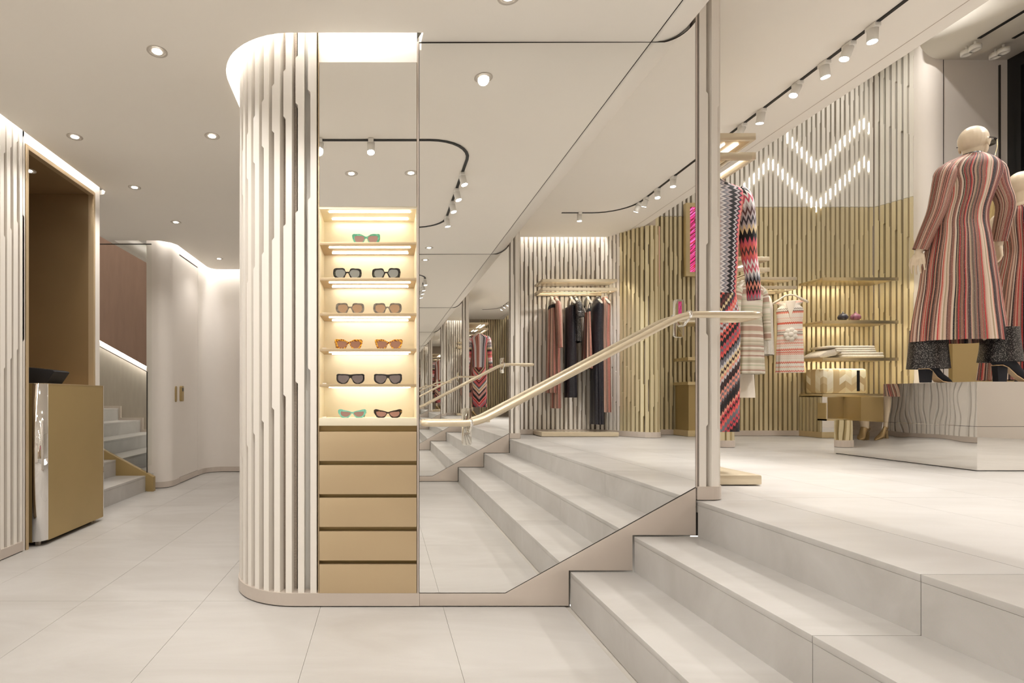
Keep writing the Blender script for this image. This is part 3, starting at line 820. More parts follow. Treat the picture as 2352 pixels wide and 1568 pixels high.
# ================================================================ display cabinet let into the partition
CXa, CXb = -.322, .172
cb_ = thing('display_cabinet', 'champagne display cabinet with lit eyewear shelves above a stack of drawers', 'cabinet', (-.075, D + .1, .069))
MB().box(CXa, CXa + .004, D - .004, D + .2, .069, 2.96).build('side_panel', M['gold'], cb_)
MB().box(CXb - .003, CXb + .005, D - .004, D + .2, .069, 2.80).build('side_panel', M['base'], cb_)
NT = 1.972
MB().box(CXa + .004, CXb - .004, D + .20, D + .21, .9, NT + .02).build('niche_back', M['niche'], cb_)
for a, b in ((CXa + .004, CXa + .008), (CXb - .008, CXb - .004)):
    MB().box(a, b, D + .001, D + .2, .936, NT).build('niche_lining', M['niche'], cb_)
MB().box(CXa + .004, CXb - .004, D, D + .2, NT, NT + .012).build('niche_top', M['niche'], cb_)
MB().box(CXa + .004, CXb - .004, D + .004, D + .2, 2.702, 2.96).build('top_panel', M['white'], cb_)
MB().box(CXa + .006, CXb - .006, D - .003, D + .003, NT + .012, 2.698).build('mirror_door', M['mirror'], cb_)
MB().box(CXa + .004, CXb - .004, D + .003, D + .02, NT + .012, 2.702).build('door_carcass', M['gold'], cb_)
SZ = [1.808, 1.632, 1.457, 1.281, 1.105]
for z in SZ:
    sh = MB().box(CXa + .008, CXb - .008, D - .002, D + .2, z - .014, z).build('shelf', M['gold'], cb_, bevel=.001)
def strips(z, ext=False):
    for y, a in ((D + .036, 0), (D + .146, .006)):
        MB().box(-.272 + a, .137 - a, y - .005, y + .005, z - .0045, z - .0005).build('led_strip', M['led'], cb_)
strips(NT)
for z in SZ: strips(z - .014)
MB().box(CXa + .004, CXb - .004, D - .004, D + .2, .898, .936).build('shelf', M['niche'], cb_, bevel=.001)
MB().box(CXa + .004, CXb - .004, D + .03, D + .2, .07, .898).build('drawer_carcass', M['gold_deep'], cb_)
for y0, y1 in ((991, 1058), (1067.5, 1134), (1142.5, 1209), (1219.5, 1286), (1295, 1361)):
    MB().box(CXa + .006, CXb - .006, D - .006, D + .016, (1393 - y1) / 463, (1393 - y0) / 463).build('drawer_front', M['gold'], cb_, bevel=.0015)
for k, z in enumerate([1.808, 1.457, 1.281, 1.105, .936]):
    s_ = thing('shelf_sign', ['tiny white block letter sign at left of the top eyewear shelf', 'tiny white block letter sign on the shelf with olive sunglasses', 'tiny white block letter sign on the shelf with tortoiseshell sunglasses', 'tiny white block letter sign on the shelf with black flat-top sunglasses', 'tiny white block letter sign on the ledge with narrow cat-eye sunglasses'][k], 'sign', (-.30, D + .03, z))
    mb = MB(); x = -.303
    for wd, h in ((.0045, .0065), (.003, .005), (.004, .0055), (.0045, .0065)):
        mb.box(x, x + wd, D + .026, D + .03, z, z + h); x += wd + .0006
    mb.box(-.304, x, D + .025, D + .031, z, z + .0015)
    mb.build('letters', M['lamp_white'], s_)

# ---------------------------------------------------------------- sunglasses
def curve_plate(outer, holes, dep):
    cu_ = bpy.data.curves.new('tmp', 'CURVE'); cu_.dimensions = '2D'; cu_.fill_mode = 'BOTH'; cu_.extrude = dep / 2; cu_.bevel_depth = .0007; cu_.bevel_resolution = 1; cu_.resolution_u = 6
    for pts in [outer] + holes:
        sp = cu_.splines.new('BEZIER'); sp.bezier_points.add(len(pts) - 1); sp.use_cyclic_u = True
        for bpnt, p in zip(sp.bezier_points, pts):
            bpnt.co = (p[0], p[1], 0); bpnt.handle_left_type = bpnt.handle_right_type = 'AUTO'
    o = bpy.data.objects.new('tmp', cu_); COL.objects.link(o)
    me = bpy.data.meshes.new_from_object(o.evaluated_get(bpy.context.evaluated_depsgraph_get()))
    bpy.data.objects.remove(o); bpy.data.curves.remove(cu_)
    for v in me.vertices: v.co = (v.co.x, v.co.z, v.co.y)
    me.flip_normals()
    return me
SHP = {  # lens outline (right half) and frame outline (right half) in mm, plus bridge data
 'cat': ([(9, 6), (16, 13), (38, 15), (60, 12), (62, 2), (57, -14), (44, -22), (26, -22), (15, -14)],
         [(0, 10), (10, 14), (28, 23), (52, 24), (72, 21), (73, 10), (67, -10), (60, -24), (40, -27), (20, -26), (10, -12), (4, 0), (0, 2)]),
 'hex': ([(11, 3), (21, 18), (42, 20), (60, 15), (64, -2), (59, -15), (42, -24), (28, -24), (16, -10)],
         [(0, 8), (8, 8), (17, 24), (42, 26), (70, 21), (73, 14), (72, -14), (64, -23), (44, -28), (22, -29), (9, -8), (4, 1), (0, 2)]),
 'pilot': ([(8, 14), (20, 20), (44, 21), (64, 19), (66, 8), (64, -6), (52, -18), (34, -23), (18, -12)],
           [(0, 24), (20, 26), (48, 27), (72, 24), (73, 16), (71, -10), (58, -22), (36, -27), (18, -20), (8, -2), (3, 6), (0, 6)]),
 'narrow': ([(8, 3), (24, 10), (46, 11), (60, 11), (62, 4), (56, -10), (44, -16), (26, -16), (13, -8)],
            [(0, 8), (14, 12), (40, 18), (72, 20), (74, 12), (64, -10), (54, -20), (38, -21), (20, -20), (9, -8), (3, 1), (0, 1)]),
}
_shape_cache = {}
def glasses(px, z, shape, mf, ml, mt, label, rz=0.0, sc=1.0, hs=1.0):
    X = Xp(px, D + .032)
    ln, fr = SHP[shape]
    low = min(p[1] for p in fr)
    t = thing('sunglasses', label, 'sunglasses', (X, D + .032, z - low * .001 * hs * sc + .0008), rz, 'sunglasses on the lit cabinet shelves')
    key = (shape, hs)
    if key not in _shape_cache:
        R = [(x * .001, y * .001 * hs) for x, y in fr]; L = [(-x, y) for x, y in R[::-1] if x > 0]
        lr = [(x * .001, y * .001 * hs) for x, y in ln]; ll = [(-x, y) for x, y in lr]
        fm = curve_plate(R + L, [lr, ll], .003)
        lm = []
        for pts in (lr, ll):
            lm.append(curve_plate(pts, [], .0006))
        _shape_cache[key] = (fm, lm)
    fm, lm = _shape_cache[key]
    def ob(name, me, mat, lab=None):
        me = me.copy(); me.materials.clear(); me.materials.append(mat)
        o = bpy.data.objects.new(name, me); COL.objects.link(o); o.parent = t
        if lab: o['label'] = lab
        return o
    ob('frame', fm, mf)
    for q in lm: ob('lens', q, ml)
    xm = max(p[0] for p in fr) * .001 - .003; ym = fr[4][1] * .001 * hs - .008
    for sx in (-1, 1):
        pts = [(sx * xm, .001, ym), (sx * (xm + .001), .05, ym - .001), (sx * (xm - .004), .095, ym - .006), (sx * (xm - .010), .125, ym - .026)]
        MB().tube(pts, [.0042, .0035, .003, .003], 8, flat=.5).build('temple', mt, t, world=False)
    t.scale = (sc, .78, sc)
    return t
g_green = tort('green_acetate', (.10, .36, .22), (.16, .46, .30), 60)
g_blk = tort('black_tortoise_acetate', (.012, .010, .010), (.10, .12, .06), 140, .66)
g_olive = tort('olive_acetate', (.13, .11, .085), (.19, .165, .13), 80)
g_tort = tort('amber_tortoise_acetate', (.16, .03, .01), (.80, .40, .03), 150, .5)
g_black = paint('black_acetate', (.012, .011, .012), rough=.15, coat=.5)
g_mint = tort('mint_acetate', (.16, .48, .36), (.22, .56, .44), 60)
g_btor = tort('dark_tortoise_acetate', (.02, .012, .008), (.25, .12, .02), 120, .66)
l_rose = lens_mat('rose_gradient_lens', (.28, .16, .15), (.62, .42, .36))
l_grey = lens_mat('grey_gradient_lens', (.26, .22, .24), (.40, .46, .40))
l_plum = lens_mat('plum_gradient_lens', (.24, .14, .17), (.78, .54, .26))
l_brown = lens_mat('brown_gradient_lens', (.22, .10, .08), (.62, .36, .24))
l_smoke = lens_mat('smoke_gradient_lens', (.10, .07, .11), (.40, .36, .32))
l_pink = lens_mat('pink_brown_lens', (.26, .13, .12), (.70, .42, .32))
glasses(841, SZ[0], 'cat', g_green, l_rose, g_green, 'green butterfly sunglasses, the only pair on the top shelf', 0, .95, 1.0)
glasses(798, SZ[1], 'hex', g_blk, l_grey, g_black, 'oversized dark hexagonal sunglasses with grey lenses, left of the pair on the second shelf', .10, .95, 1.0)
glasses(887, SZ[1], 'hex', g_blk, l_grey, g_black, 'oversized dark hexagonal sunglasses with grey lenses, right of the pair on the second shelf', -.10, .95, 1.0)
glasses(804, SZ[2], 'hex', g_olive, l_plum, g_olive, 'olive hexagonal sunglasses with plum lenses, left on the third shelf', .06, .95, 1.0)
glasses(890, SZ[2], 'hex', g_olive, l_plum, g_olive, 'olive hexagonal sunglasses with plum lenses, right on the third shelf', .0, .95, 1.0)
glasses(801, SZ[3], 'cat', g_tort, l_brown, g_tort, 'amber tortoiseshell sunglasses, left on the fourth shelf', .14, .94, .98)
glasses(893, SZ[3], 'cat', g_tort, l_brown, g_tort, 'amber tortoiseshell sunglasses, right on the fourth shelf', -.02, .94, .98)
glasses(805, SZ[4], 'pilot', g_black, l_smoke, g_black, 'black flat-top sunglasses, left on the fifth shelf', .05, .95, .96)
glasses(891, SZ[4], 'pilot', g_black, l_smoke, g_black, 'black flat-top sunglasses, right on the fifth shelf', -.06, .95, .96)
glasses(809, .936, 'narrow', g_mint, l_rose, g_black, 'narrow mint cat-eye sunglasses on the lowest ledge', .02, .95, 1.0)
glasses(891, .936, 'narrow', g_btor, l_pink, g_btor, 'narrow dark tortoise cat-eye sunglasses on the lowest ledge', -.02, .95, 1.0)

# ================================================================ handrails on both partitions
for side in (0, 1):
    q = .075
    t = thing('handrail', ['rounded champagne handrail rising along the large mirror', 'handrail on the facing stair wall, seen in the mirror below the near rail'][side], 'handrail', (.9, YY(q, side), .9))
    pts = [(.20, YY(.0, side), .913), (.20, YY(q, side), .913), (.4515, YY(q, side), .913), (1.449, YY(q, side), 1.438), (1.84, YY(q, side), 1.438), (1.84, YY(-.10, side), 1.438), (1.705, YY(-.10, side), 1.438)]
    P_ = smoothpath(pts[:2] + pts[2:5] + pts[5:], .07, 7)
    MB().tube(P_, .0165, 16).build('rail', M['rail'], t)
    for x, z0, z1, zr in ((.4135, .801, .985, .913), (1.4635, 1.335, 1.523, 1.438)):
        b = MB()
        rr = .012; x0, x1 = x - .0245, x + .0245
        ppts = arc(x1 - rr, z1 - rr, rr, 0, 90, 4) + arc(x0 + rr, z1 - rr, rr, 90, 180, 4) + arc(x0 + rr, z0 + rr, rr, 180, 270, 4) + arc(x1 - rr, z0 + rr, rr, 270, 360, 4)
        b.prism(ppts, YY(.0045, side), YY(.010, side))
        br = b.build('bracket', M['plate'], t, bevel=.001)
        xr = x + .012
        MB().tube([(xr, YY(.01, side), zr - .045), (xr, YY(.035, side), zr - .045), (xr, YY(q, side), zr - .018)], .006, 8).build('arm', M['plate'], br)
        rg = MB(); rg.tube([(xr - .006, YY(q, side), zr), (xr + .006, YY(q, side), zr)], .0200, 20); rg.build('collar', M['chrome'], br)

# ================================================================ cash desk and terminal
dk = thing('cash_desk', 'bronze gold cash desk with polished rounded corner standing in the niche', 'desk', (-2.5, 4.15, 0))
x0, x1, y0, y1, zt = -3.0, -2.365, 3.775, 4.595, 1.137
r = .07
foot = [(x0, y1), (x0, y0)] + arc(x1 - r, y0 + r, r, -90, 0, 8) + [(x1, y1)]
MB().prism([(x0, y1), (x0, y0 + .002), (x1 - r - .0, y0 + .002), (x1 - r, y0 + r), (x1 - .002, y0 + r), (x1 - .002, y1)], .03, zt - .004, 'z').build('body', M['gold_deep'], dk)
cm = MB(); outer_ = arc(x1 - r, y0 + r, r, -90, 0, 12); inner_ = arc(x1 - r, y0 + r, r - .012, 0, -90, 12)
cm.prism(outer_ + inner_, .035, zt - .002, 'z'); cm.build('corner_post', M['chrome'], dk, smooth=True)
MB().prism([(x, y) for x, y in foot], zt - .004, zt, 'z').build('desk_top', M['gold'], dk)
MB().box(x1 - .004, x1 + .006, y1 - .010, y1 + .002, .035, zt - .002).build('edge_trim', M['chrome'], dk)
MB().box(x0 + .05, x1 - .05, y0 + .05, y1 - .05, .008, .03).build('plinth', M['dark'], dk)
for a, b in ((x0 + .08, y0 + .08), (x1 - .06, y0 + .05), (x1 - .06, y1 - .08), (x0 + .08, y1 - .08)):
    MB().box(a - .012, a + .012, b - .012, b + .012, 0, .03).build('foot', M['wire'], dk)
tm = thing('payment_terminal', 'black wedge-shaped till screen lying on the gold cash desk', 'till screen', (-2.6, 4.0, zt))
yb = 4.12
def TP(px, py, Y): return (Xp(px, Y), Zp(py, Y))
zA = zt + .001
hull = [(TP(60, 0, yb)[0], zA), (TP(124, 0, yb)[0], zA), (TP(143, 0, yb)[0], zt + .092), (TP(139, 0, yb)[0], zt + .102), (TP(67, 0, yb)[0], zt + .128), (TP(58, 0, yb)[0], zt + .092)]
MB().prism(hull, yb - .10, yb + .10).build('case', M['blackfab'], tm, bevel=.004)
MB().prism([(hull[4][0] + .012, hull[4][1] + .0005), (hull[3][0] - .012, hull[3][1] + .003), (hull[3][0] - .012, hull[3][1] - .003), (hull[4][0] + .012, hull[4][1] - .005)], yb - .09, yb + .09).build('screen', M['black'], tm)

# ================================================================ ceiling lamps
def downlight(x, y, z, label, power=P_DOWN, lamp=True, grp=None):
    t = thing('downlight', label, 'downlight', (x, y, z), 0, grp)
    MB().lathe([(.036, .0), (.048, -.004), (.050, -.003), (.050, .0)], (0, 0, 0), 28).build('rim', M['trimgrey'], t, world=False)
    MB().lathe([(.036, -.0005), (.026, -.0015), (.0, -.0015)], (0, 0, 0), 24).build('reflector', M['trimgrey'], t, world=False)
    MB().lathe([(.023, -.0035), (.0, -.0035)], (0, 0, 0), 24).build('lens', M['lens'], t, world=False)
    if lamp: spot((x, y, z - .012), power, 130, .8, .03, WARM)
    return t
DL = [(-1.151, 2.772, 'downlight nearest the lit curved column in the ceiling at upper left'),
      (-1.153, 3.67, 'downlight in the ceiling just left of the slatted column'),
      (-2.085, 3.68, 'downlight in the ceiling beside the cash desk niche'),
      (-2.085, 4.566, 'downlight in the ceiling beyond the niche, near the stairwell'),
      (-2.085, 5.475, 'downlight in the ceiling in front of the glass screen'),
      (-2.085, 6.92, 'smallest and farthest downlight, in front of the plaster door'),
      (.553, 2.393, 'downlight reflected highest in the large mirror'),
      (-.25, 1.11, 'downlight reflected left in the cabinet mirror door'),
      (.219, 1.12, 'downlight reflected right in the cabinet mirror door'),
      (.541, -1.02, 'downlight reflected deep in the large mirror near its left edge')]
for x, y, l in DL: downlight(x, y, ZC, l, P_DOWN * (.45 if y > 6 else 1))
for x, y, l in ((-1.15, 1.7, 'added unseen downlight over the lower floor left of the camera'), (-1.15, -.9, 'added unseen downlight behind the camera on the left'), (-2.08, 2.6, 'added unseen downlight beside the left slatted wall, above the picture')): downlight(x, y, ZC, l, P_DOWN * .6)  # unseen downlights added to help light the lower floor
downlight(Xp(66, 4.1), 4.1, NZ, 'small spot in the dark ceiling of the gold niche', 2)
for x, y, l in ((-3.9, 7.1, 'added downlight high over the far side of the left stairs'), (-3.7, 5.35, 'added downlight high over the near side of the left stairs')): downlight(x, y, 4.8, l, 40)  # downlights added to brighten the otherwise unlit stairs
def track_spot(x, y, z, tilt, label, power=P_TRACK, grp=None):
    """white cylinder hanging from a track, tilted towards (dx, dy)"""
    t = thing('track_spotlight', label, 'spotlight', (x, y, z), 0, grp)
    d = Vector((tilt[0], tilt[1], -1)).normalized()
    MB().box(-.018, .018, -.035, .035, -.028, -.002).build('adapter', M['lamp_white'], t, world=False, bevel=.003)
    a = Vector((0, 0, -.026)); b = a + d * .072
    MB().tube([a, a + d * .06, b], [.027, .027, .027], 20).build('housing', M['lamp_white'], t, world=False)
    MB().tube([b, b + d * .003], .024, 20).build('lens', M['lens'], t, world=False)
    if power: spot(Vector((x, y, z)) + b + d * .012, power, 80, .7, .03, WARM if z < 3 else NEUT, d)
    return t
tk = thing('ceiling_track', 'black looping light track in the lower ceiling, reflected in the mirrors', 'light track', (0, .7, ZC))
R_ = .30
loop_ = arc(.62 - R_, 1.67 - R_, R_, 90, 0, 8) + arc(.62 - R_, -.244 + R_, R_, 0, -90, 8) + arc(-1.6 + R_, -.244 + R_, R_, 270, 180, 8) + arc(-1.6 + R_, 1.67 - R_, R_, 180, 90, 8)
MB().sweep(loop_, [(-.011, ZC - .006), (.011, ZC - .006), (.011, ZC - .0005), (-.011, ZC - .0005)], closed=True).build('track', M['track'], tk)
for i, (x, y, l, tl) in enumerate([
    (Xp(735, 3.73), 1.67, 'white spot reflected at the left edge of the cabinet mirror door', (-.05, .6)),
    (Xp(852, 3.73), 1.67, 'bright white spot reflected in the middle of the cabinet mirror door', (0, .3)),
    (.62, 5.4 - .62 * 1250 / 181, 'first bright spot below the bend of the reflected looping track', (.25, .1)),
    (.62, 5.4 - .62 * 1250 / 168, 'second spot down the reflected looping track', (.25, .1)),
    (.62, 5.4 - .62 * 1250 / 158, 'third spot down the reflected looping track', (.2, .1)),
    (.62, 5.4 - .62 * 1250 / 146, 'lowest spot on the reflected looping track', (.15, -.1))]):
    track_spot(x, y, ZC, tl, l, P_TRACK)
track_spot(-.9, 1.67, ZC, (.2, .8), 'added white track spot left of the mirrored ones, out of the picture', P_TRACK)  # unseen spot added to light the slatted column from the front
track_spot(-1.6, .6, ZC, (-.3, .1), 'added white track spot on the left arm of the looping track, out of the picture', P_TRACK)  # another unseen spot added for fill on the left
tu = thing('ceiling_track', 'long straight black light track under the raised ceiling at upper right', 'light track', (2.843, 3, ZU))
up_ = [(2.09, -.98), (2.44, -.98)] + arc(2.443, -.58, .40, -90, 0, 8) + [(2.843, 5.0)] + arc(2.443, 5.0, .40, 0, 90, 8)
MB().sweep(up_, [(-.011, ZU - .006), (.011, ZU - .006), (.011, ZU - .0005), (-.011, ZU - .0005)]).build('track', M['track'], tu)
ORD = ['nearest', 'second nearest', 'third nearest', 'fourth nearest', 'fifth nearest', 'sixth nearest']
for i, (px, tl) in enumerate(((2005, (-.05, 0)), (1950, (-.35, .1)), (1893, (.12, .0)), (1832, (-.45, .0)), (1749, (-.05, .2)), (1705, (-.5, .0)))):
    track_spot(2.843, 2.843 * FP / (px - CX), ZU, tl, 'white spot on the straight upper right track, %s' % ORD[i], P_TRACK_UP)
for i, (y, tl) in enumerate(((.06, (-.03, 0)), (-.25, (-.05, .15)), (-.49, (-.15, -.5)), (-.66, (-.25, -.6)))):
    track_spot(2.843, y, ZU, tl, ['white spot reflected at the right end of the mirrored curved track', 'second white spot on the mirrored curved track', 'third white spot, tilted, on the mirrored curved track', 'tilted white spot beside the bend of the mirrored curved track'][i], P_TRACK_UP)
track_spot(2.30, -.98, ZU, (0, -.05), 'white spot alone on the end arm of the mirrored curved track', P_TRACK_UP * .7)
for y, l in ((4.60, 'added upper track spot hidden behind the rack shelf, nearer one'), (4.92, 'added upper track spot hidden behind the rack shelf, farther one')): track_spot(2.843, y, ZU, (-.55, .1), l, P_TRACK_UP)  # two spots added out of sight to brighten the partition's slatted side
for y, l in ((.9, 'upper track spot level with the camera'), (1.7, 'upper track spot above the top stair'), (2.4, 'upper track spot just above the picture edge')): track_spot(2.843, y, ZU, (.25, 0), l, P_TRACK_UP)
for i, (x, y0_) in enumerate(((6.79, 6.2), (7.18, 6.2))):
    tb = thing('ceiling_track', ['left of the two black tracks over the window bay', 'right of the two black tracks over the window bay'][i], 'light track', (x, 3, 5.13))
    MB().box(x - .02, x + .02, -1.5, y0_, 5.122, 5.1295).build('track', M['track'], tb)
    for j, px in enumerate(((2220, 2240), (2286, 2305))[i]):
        Yj = x * FP / (px - CX)
        l = thing('ring_spotlight', '%s white ring lamp on the %s window track' % (['first', 'second'][j], ['left', 'right'][i]), 'spotlight', (x, Yj, 5.12))
        MB().tube([(0, 0, -.001), (0, 0, -.05)], .012, 8).build('stem', M['lamp_white'], l, world=False)
        MB().sweep([(.045 * math.cos(a * PI / 12), .045 * math.sin(a * PI / 12)) for a in range(24)], [(-.008, -.10), (.008, -.10), (.008, -.05), (-.008, -.05)], closed=True).build('ring', M['lamp_white'], l, world=False, smooth=True)
for (x, y, tx, ty, l) in ((6.79, 3.0, -.75, .25, 'added window bay spot aimed at the coated mannequin'), (6.79, 4.1, -.45, -.1, 'added window bay spot above the right edge of the platform'), (7.18, 1.5, -.5, .1, 'added window bay spot far from the mannequins'), (6.79, 0.2, -.4, .3, 'last added window bay spot, level with the camera')):  # unseen spots added along the bay tracks to light the bay
    track_spot(x, y, 5.122, (tx, ty), l, P_BAY)
for (x, y, l) in ((4.6, 2.2, 'added high downlight over the open raised floor'), (4.6, 5.2, 'added high downlight over the gap before the gold shelves'), (4.6, .2, 'added high downlight over the raised floor behind the stairs'), (5.4, 4.4, 'added high downlight right over the mannequin platform'), (6.0, 6.3, 'added high downlight right before the window bay wall')):  # unseen lamps added to brighten the tall void and far wall
    downlight(x, y, 5.9, l, P_BAY * (.5 if y > 6 else 1))
# ================================================================ clothes racks
def rack(name, label, loc, rz, W, Dp, zt=2.571, plinth=True, rail_f=.60, leds=()):
    """local frame: wall at y=0, rack sticks out to -y, width along x (0..W); z absolute height"""
    t = thing(name, label, 'clothes rack', loc, rz)
    z = zt - loc[2]
    b_ = MB().box(0, W, -Dp + (.012 if not leds else 0), 0, z - (.028 if not leds else .040), z)
    if not leds: b_.box(0, W, -Dp, -Dp + .012, z - .040, z)
    b_.build('top_shelf', M['rail'], t, world=False, bevel=.004)
    if not leds: MB().box(.03, W - .03, -Dp + .016, -Dp + .032, z - .033, z - .028).build('led_strip', M['led_hid'], t, world=False)
    if leds: MB().box(.02, W - .02, -Dp + .02, -.01, z - .0405, z - .036).build('underside', M['gold'], t, world=False)
    for dy, wd in leds:
        y = -Dp + dy
        MB().box(.05, W - .05, y, y + wd, z - .046, z - .0405).build('led_strip', M['led'], t, world=False)
    f0, f1 = z - .152, z - .112
    for a in ((0, W, -Dp, -Dp + .022), (0, .022, -Dp + .022, 0), (W - .022, W, -Dp + .022, 0), (.022, W - .022, -.03, 0)):
        MB().box(*a, f0, f1).build('frame_bar', M['rail'], t, world=False, bevel=.001)
    MB().tube([(.02, -Dp * rail_f, f0 + .006), (W - .02, -Dp * rail_f, f0 + .006)], .009, 10).build('hanging_rail', M['rail'], t, world=False)
    for x in (.03, W - .03):
        MB().tube([(x, -Dp * rail_f, f0 + .006), (x, -Dp * rail_f, f1)], .012, 10).build('rail_bracket', M['hanger'], t, world=False)
    if plinth:
        zf = UP - loc[2]
        MB().box(-.01, W + .02, -Dp - .03, 0.0, zf + .004, zf + .063).build('plinth', M['rail'], t, world=False, bevel=.012)
    return t, f0 + .006 + loc[2]
# ---------------------------------------------------------------- hangers and garments (local: width along x, rail at z=0)
def hanger(loc, rz, label, half=.20, grp='cream hangers on the racks'):
    t = thing('hanger', label, 'hanger', loc, rz, grp)
    pts = [(.0, 0, .012)] + [(.018 * math.sin(a), 0, .0 + .014 * math.cos(a)) for a in (0.6, 1.2, 1.8, 2.4)] + [(0, 0, -.03), (0, 0, -.075)]
    MB().tube(pts, .002, 6).build('hook', M['wire'], t, world=False)
    p = [(-half, -.012, -.172), (-half * .85, -.006, -.150), (-half * .5, .006, -.105), (-.05, .0, -.07), (0, 0, -.060), (.05, 0, -.07), (half * .5, .006, -.105), (half * .85, -.006, -.150), (half, -.012, -.172)]
    MB().tube(p, [.012, .020, .016, .013, .016, .013, .016, .020, .012], 12, flat=.75).build('body', M['hanger'], t, world=False)
    return t
def garment(name, label, cat, loc, rz, kind, mat, L, wtop=.2, wbot=.2, thick=.05, z0=-.08, grp=None, mat2=None, pl=(.08, 9)):
    t = thing(name, label, cat, loc, rz, grp)
    am, pn = pl
    if kind == 'skirt':
        n = 12; secs = []
        for i in range(n + 1):
            f = i / n
            secs.append((0, 0, z0 - .11 - L * f, wtop + (wbot - wtop) * f, thick * (.6 + .5 * f), am * (.2 + f), pn, i * .05))
        loft(secs, 72).build('cloth', mat, t, world=False)
        if mat2: loft([(0, 0, z0 - .10, wtop + .004, thick * .62), (0, 0, z0 - .145, wtop + .005, thick * .66)], 48).build('waistband', mat2, t, world=False)
        for sx in (-1, 1): MB().box(sx * (wtop - .03) - .008, sx * (wtop - .03) + .008, -.006, .006, z0 - .12, z0 - .07).build('clip', M['wire'], t, world=False)
    elif kind == 'trousers':
        n = 10
        for sx in (-1, 1):
            secs = []
            for i in range(n + 1):
                f = i / n
                secs.append((sx * (wtop * .48 - .0), 0, z0 - .11 - L * f, wtop * .55 + (wbot - wtop) * .5 * f, thick * (.7 + .2 * f), am * .5, 5, i * .1 + sx))
            loft(secs, 40, True, True).build('trouser_leg', mat, t, world=False)
        for sx in (-1, 1): MB().box(sx * (wtop - .03) - .008, sx * (wtop - .03) + .008, -.006, .006, z0 - .12, z0 - .07).build('clip', M['wire'], t, world=False)
    else:
        # tops, cardigans, dresses
        sh = kind.get('sh', .20); neck = kind.get('neck', .07)
        secs = [(0, 0, z0 + .012, neck, thick * .45), (0, 0, z0 - .012, neck * 1.35, thick * .6), (0, 0, z0 - .045, sh * .72, thick * .8), (0, 0, z0 - .085, sh * .95, thick * .9), (0, 0, z0 - .13, sh, thick), (0, 0, z0 - .25, sh * .93, thick)]
        n = 10; zs = z0 - .25; wst = kind.get('waist', sh * .85)
        for i in range(1, n + 1):
            f = i / n; g = math.sin(PI * min(1, f * 1.3)) * .0
            wd = wst + (wbot - wst) * f if f > .2 else sh * .93 + (wst - sh * .93) * f / .2
            secs.append((0, 0, zs - (L - .25) * f, wd, thick * (1 + .15 * f), am * f, pn, i * .06))
        loft(secs, 72).build('body', mat, t, world=False)
        sl = kind.get('sleeve', 0)
        if sl:
            sw = kind.get('sw', .055)
            for sx in (-1, 1):
                pts = [(sx * (sh - .035), 0, z0 - .085), (sx * (sh + .012), .0, z0 - .12), (sx * (sh + .035), -.005, z0 - .22), (sx * (sh + .05), -.012, z0 - .12 - sl * .6), (sx * (sh + .055), -.02, z0 - .12 - sl)]
                tube_uv(pts, [sw * .7, sw * 1.0, sw * .95, sw * .85, sw * .75], 24, .7).build('sleeve', kind.get('smat', mat), t, world=False)
    return t

# rack 1: behind the near partition's slatted end, running away from the camera
RW = 1.25
rk, zr1 = rack('clothes_rack', 'clothes rack on the slatted partition end holding the zigzag maxi dress', (1.702, 3.155, UP), PI / 2, RW, .46, rail_f=.69, leds=((.07, .028), (.15, .010)))
# turn so that its width runs along +Y and it sticks out to +X
rk.rotation_euler = (0, 0, PI / 2)
# with rz=90deg: local x -> +Y, local -y -> +X
xr = 1.665 + .495 * .52 + .10
zd = zr1
def on_rail(px, Y): return Xp(px, Y)
DX, DYd = 1.995, 3.30
hanger((DX, DYd, zd), 0, 'cream hanger under the zigzag maxi dress, nearest on the partition rack', .19)
dz = thing('maxi_dress', 'long-sleeved black, coral and white zigzag knit maxi dress hanging nearest at the rack front', 'dress', (DX, DYd, zd))
zb = 2.355 - zd
secs = [(0, 0, zb, .055, .035), (0, 0, zb - .02, .085, .045), (0, 0, zb - .05, .165, .055), (0, 0, zb - .085, .200, .065), (0, 0, zb - .16, .185, .08), (0, 0, zb - .30, .155, .09), (0, 0, zb - .50, .148, .085), (0, 0, zb - .62, .14, .08), (0, 0, 1.66 - zd, .138, .075)]
loft(secs, 64).build('bodice', M['zigtop'], dz, world=False)
secs = []
for i in range(15):
    f = i / 14
    secs.append((.0, 0, 1.66 - zd - (1.66 - .835) * f, .138 + .03 * math.sin(min(1, f * 3) * PI / 2) - .02 * f, .075 + .03 * f, .02 + .05 * f, 7, f * 1.2))
loft(secs, 96).build('skirt', M['zigbot'], dz, world=False)
for sx in (-1, 1):
    pts = [(sx * .150, 0, zb - .065), (sx * .185, 0, zb - .115), (sx * .205, -.005, zb - .25), (sx * .215, -.012, zb - .45), (sx * .232, -.02, zb - .60), (sx * .238, -.022, 1.625 - zd)]
    tube_uv(pts, [.04, .056, .052, .044, .040, .037], 28, .8).build('sleeve', M['zigarm'], dz, world=False)
hanger((DX, 3.55, zd), .0, 'cream hanger behind the zigzag dress', .19)
garment('evening_dress', 'dark sequinned dress hanging behind the zigzag maxi dress', 'dress', (DX - .04, 3.55, zd), 0, dict(sh=.17, neck=.08, waist=.15), M['coat2'], 1.15, wbot=.19, thick=.06)
hanger((DX, 3.85, zd), .0, 'cream hanger with black long dress on the partition rack', .19)
garment('evening_dress', 'plain black shimmering long dress on the partition rack', 'dress', (DX - .04, 3.85, zd), 0, dict(sh=.17, neck=.08, waist=.15), M['blackseq'], 1.2, wbot=.2, thick=.06)

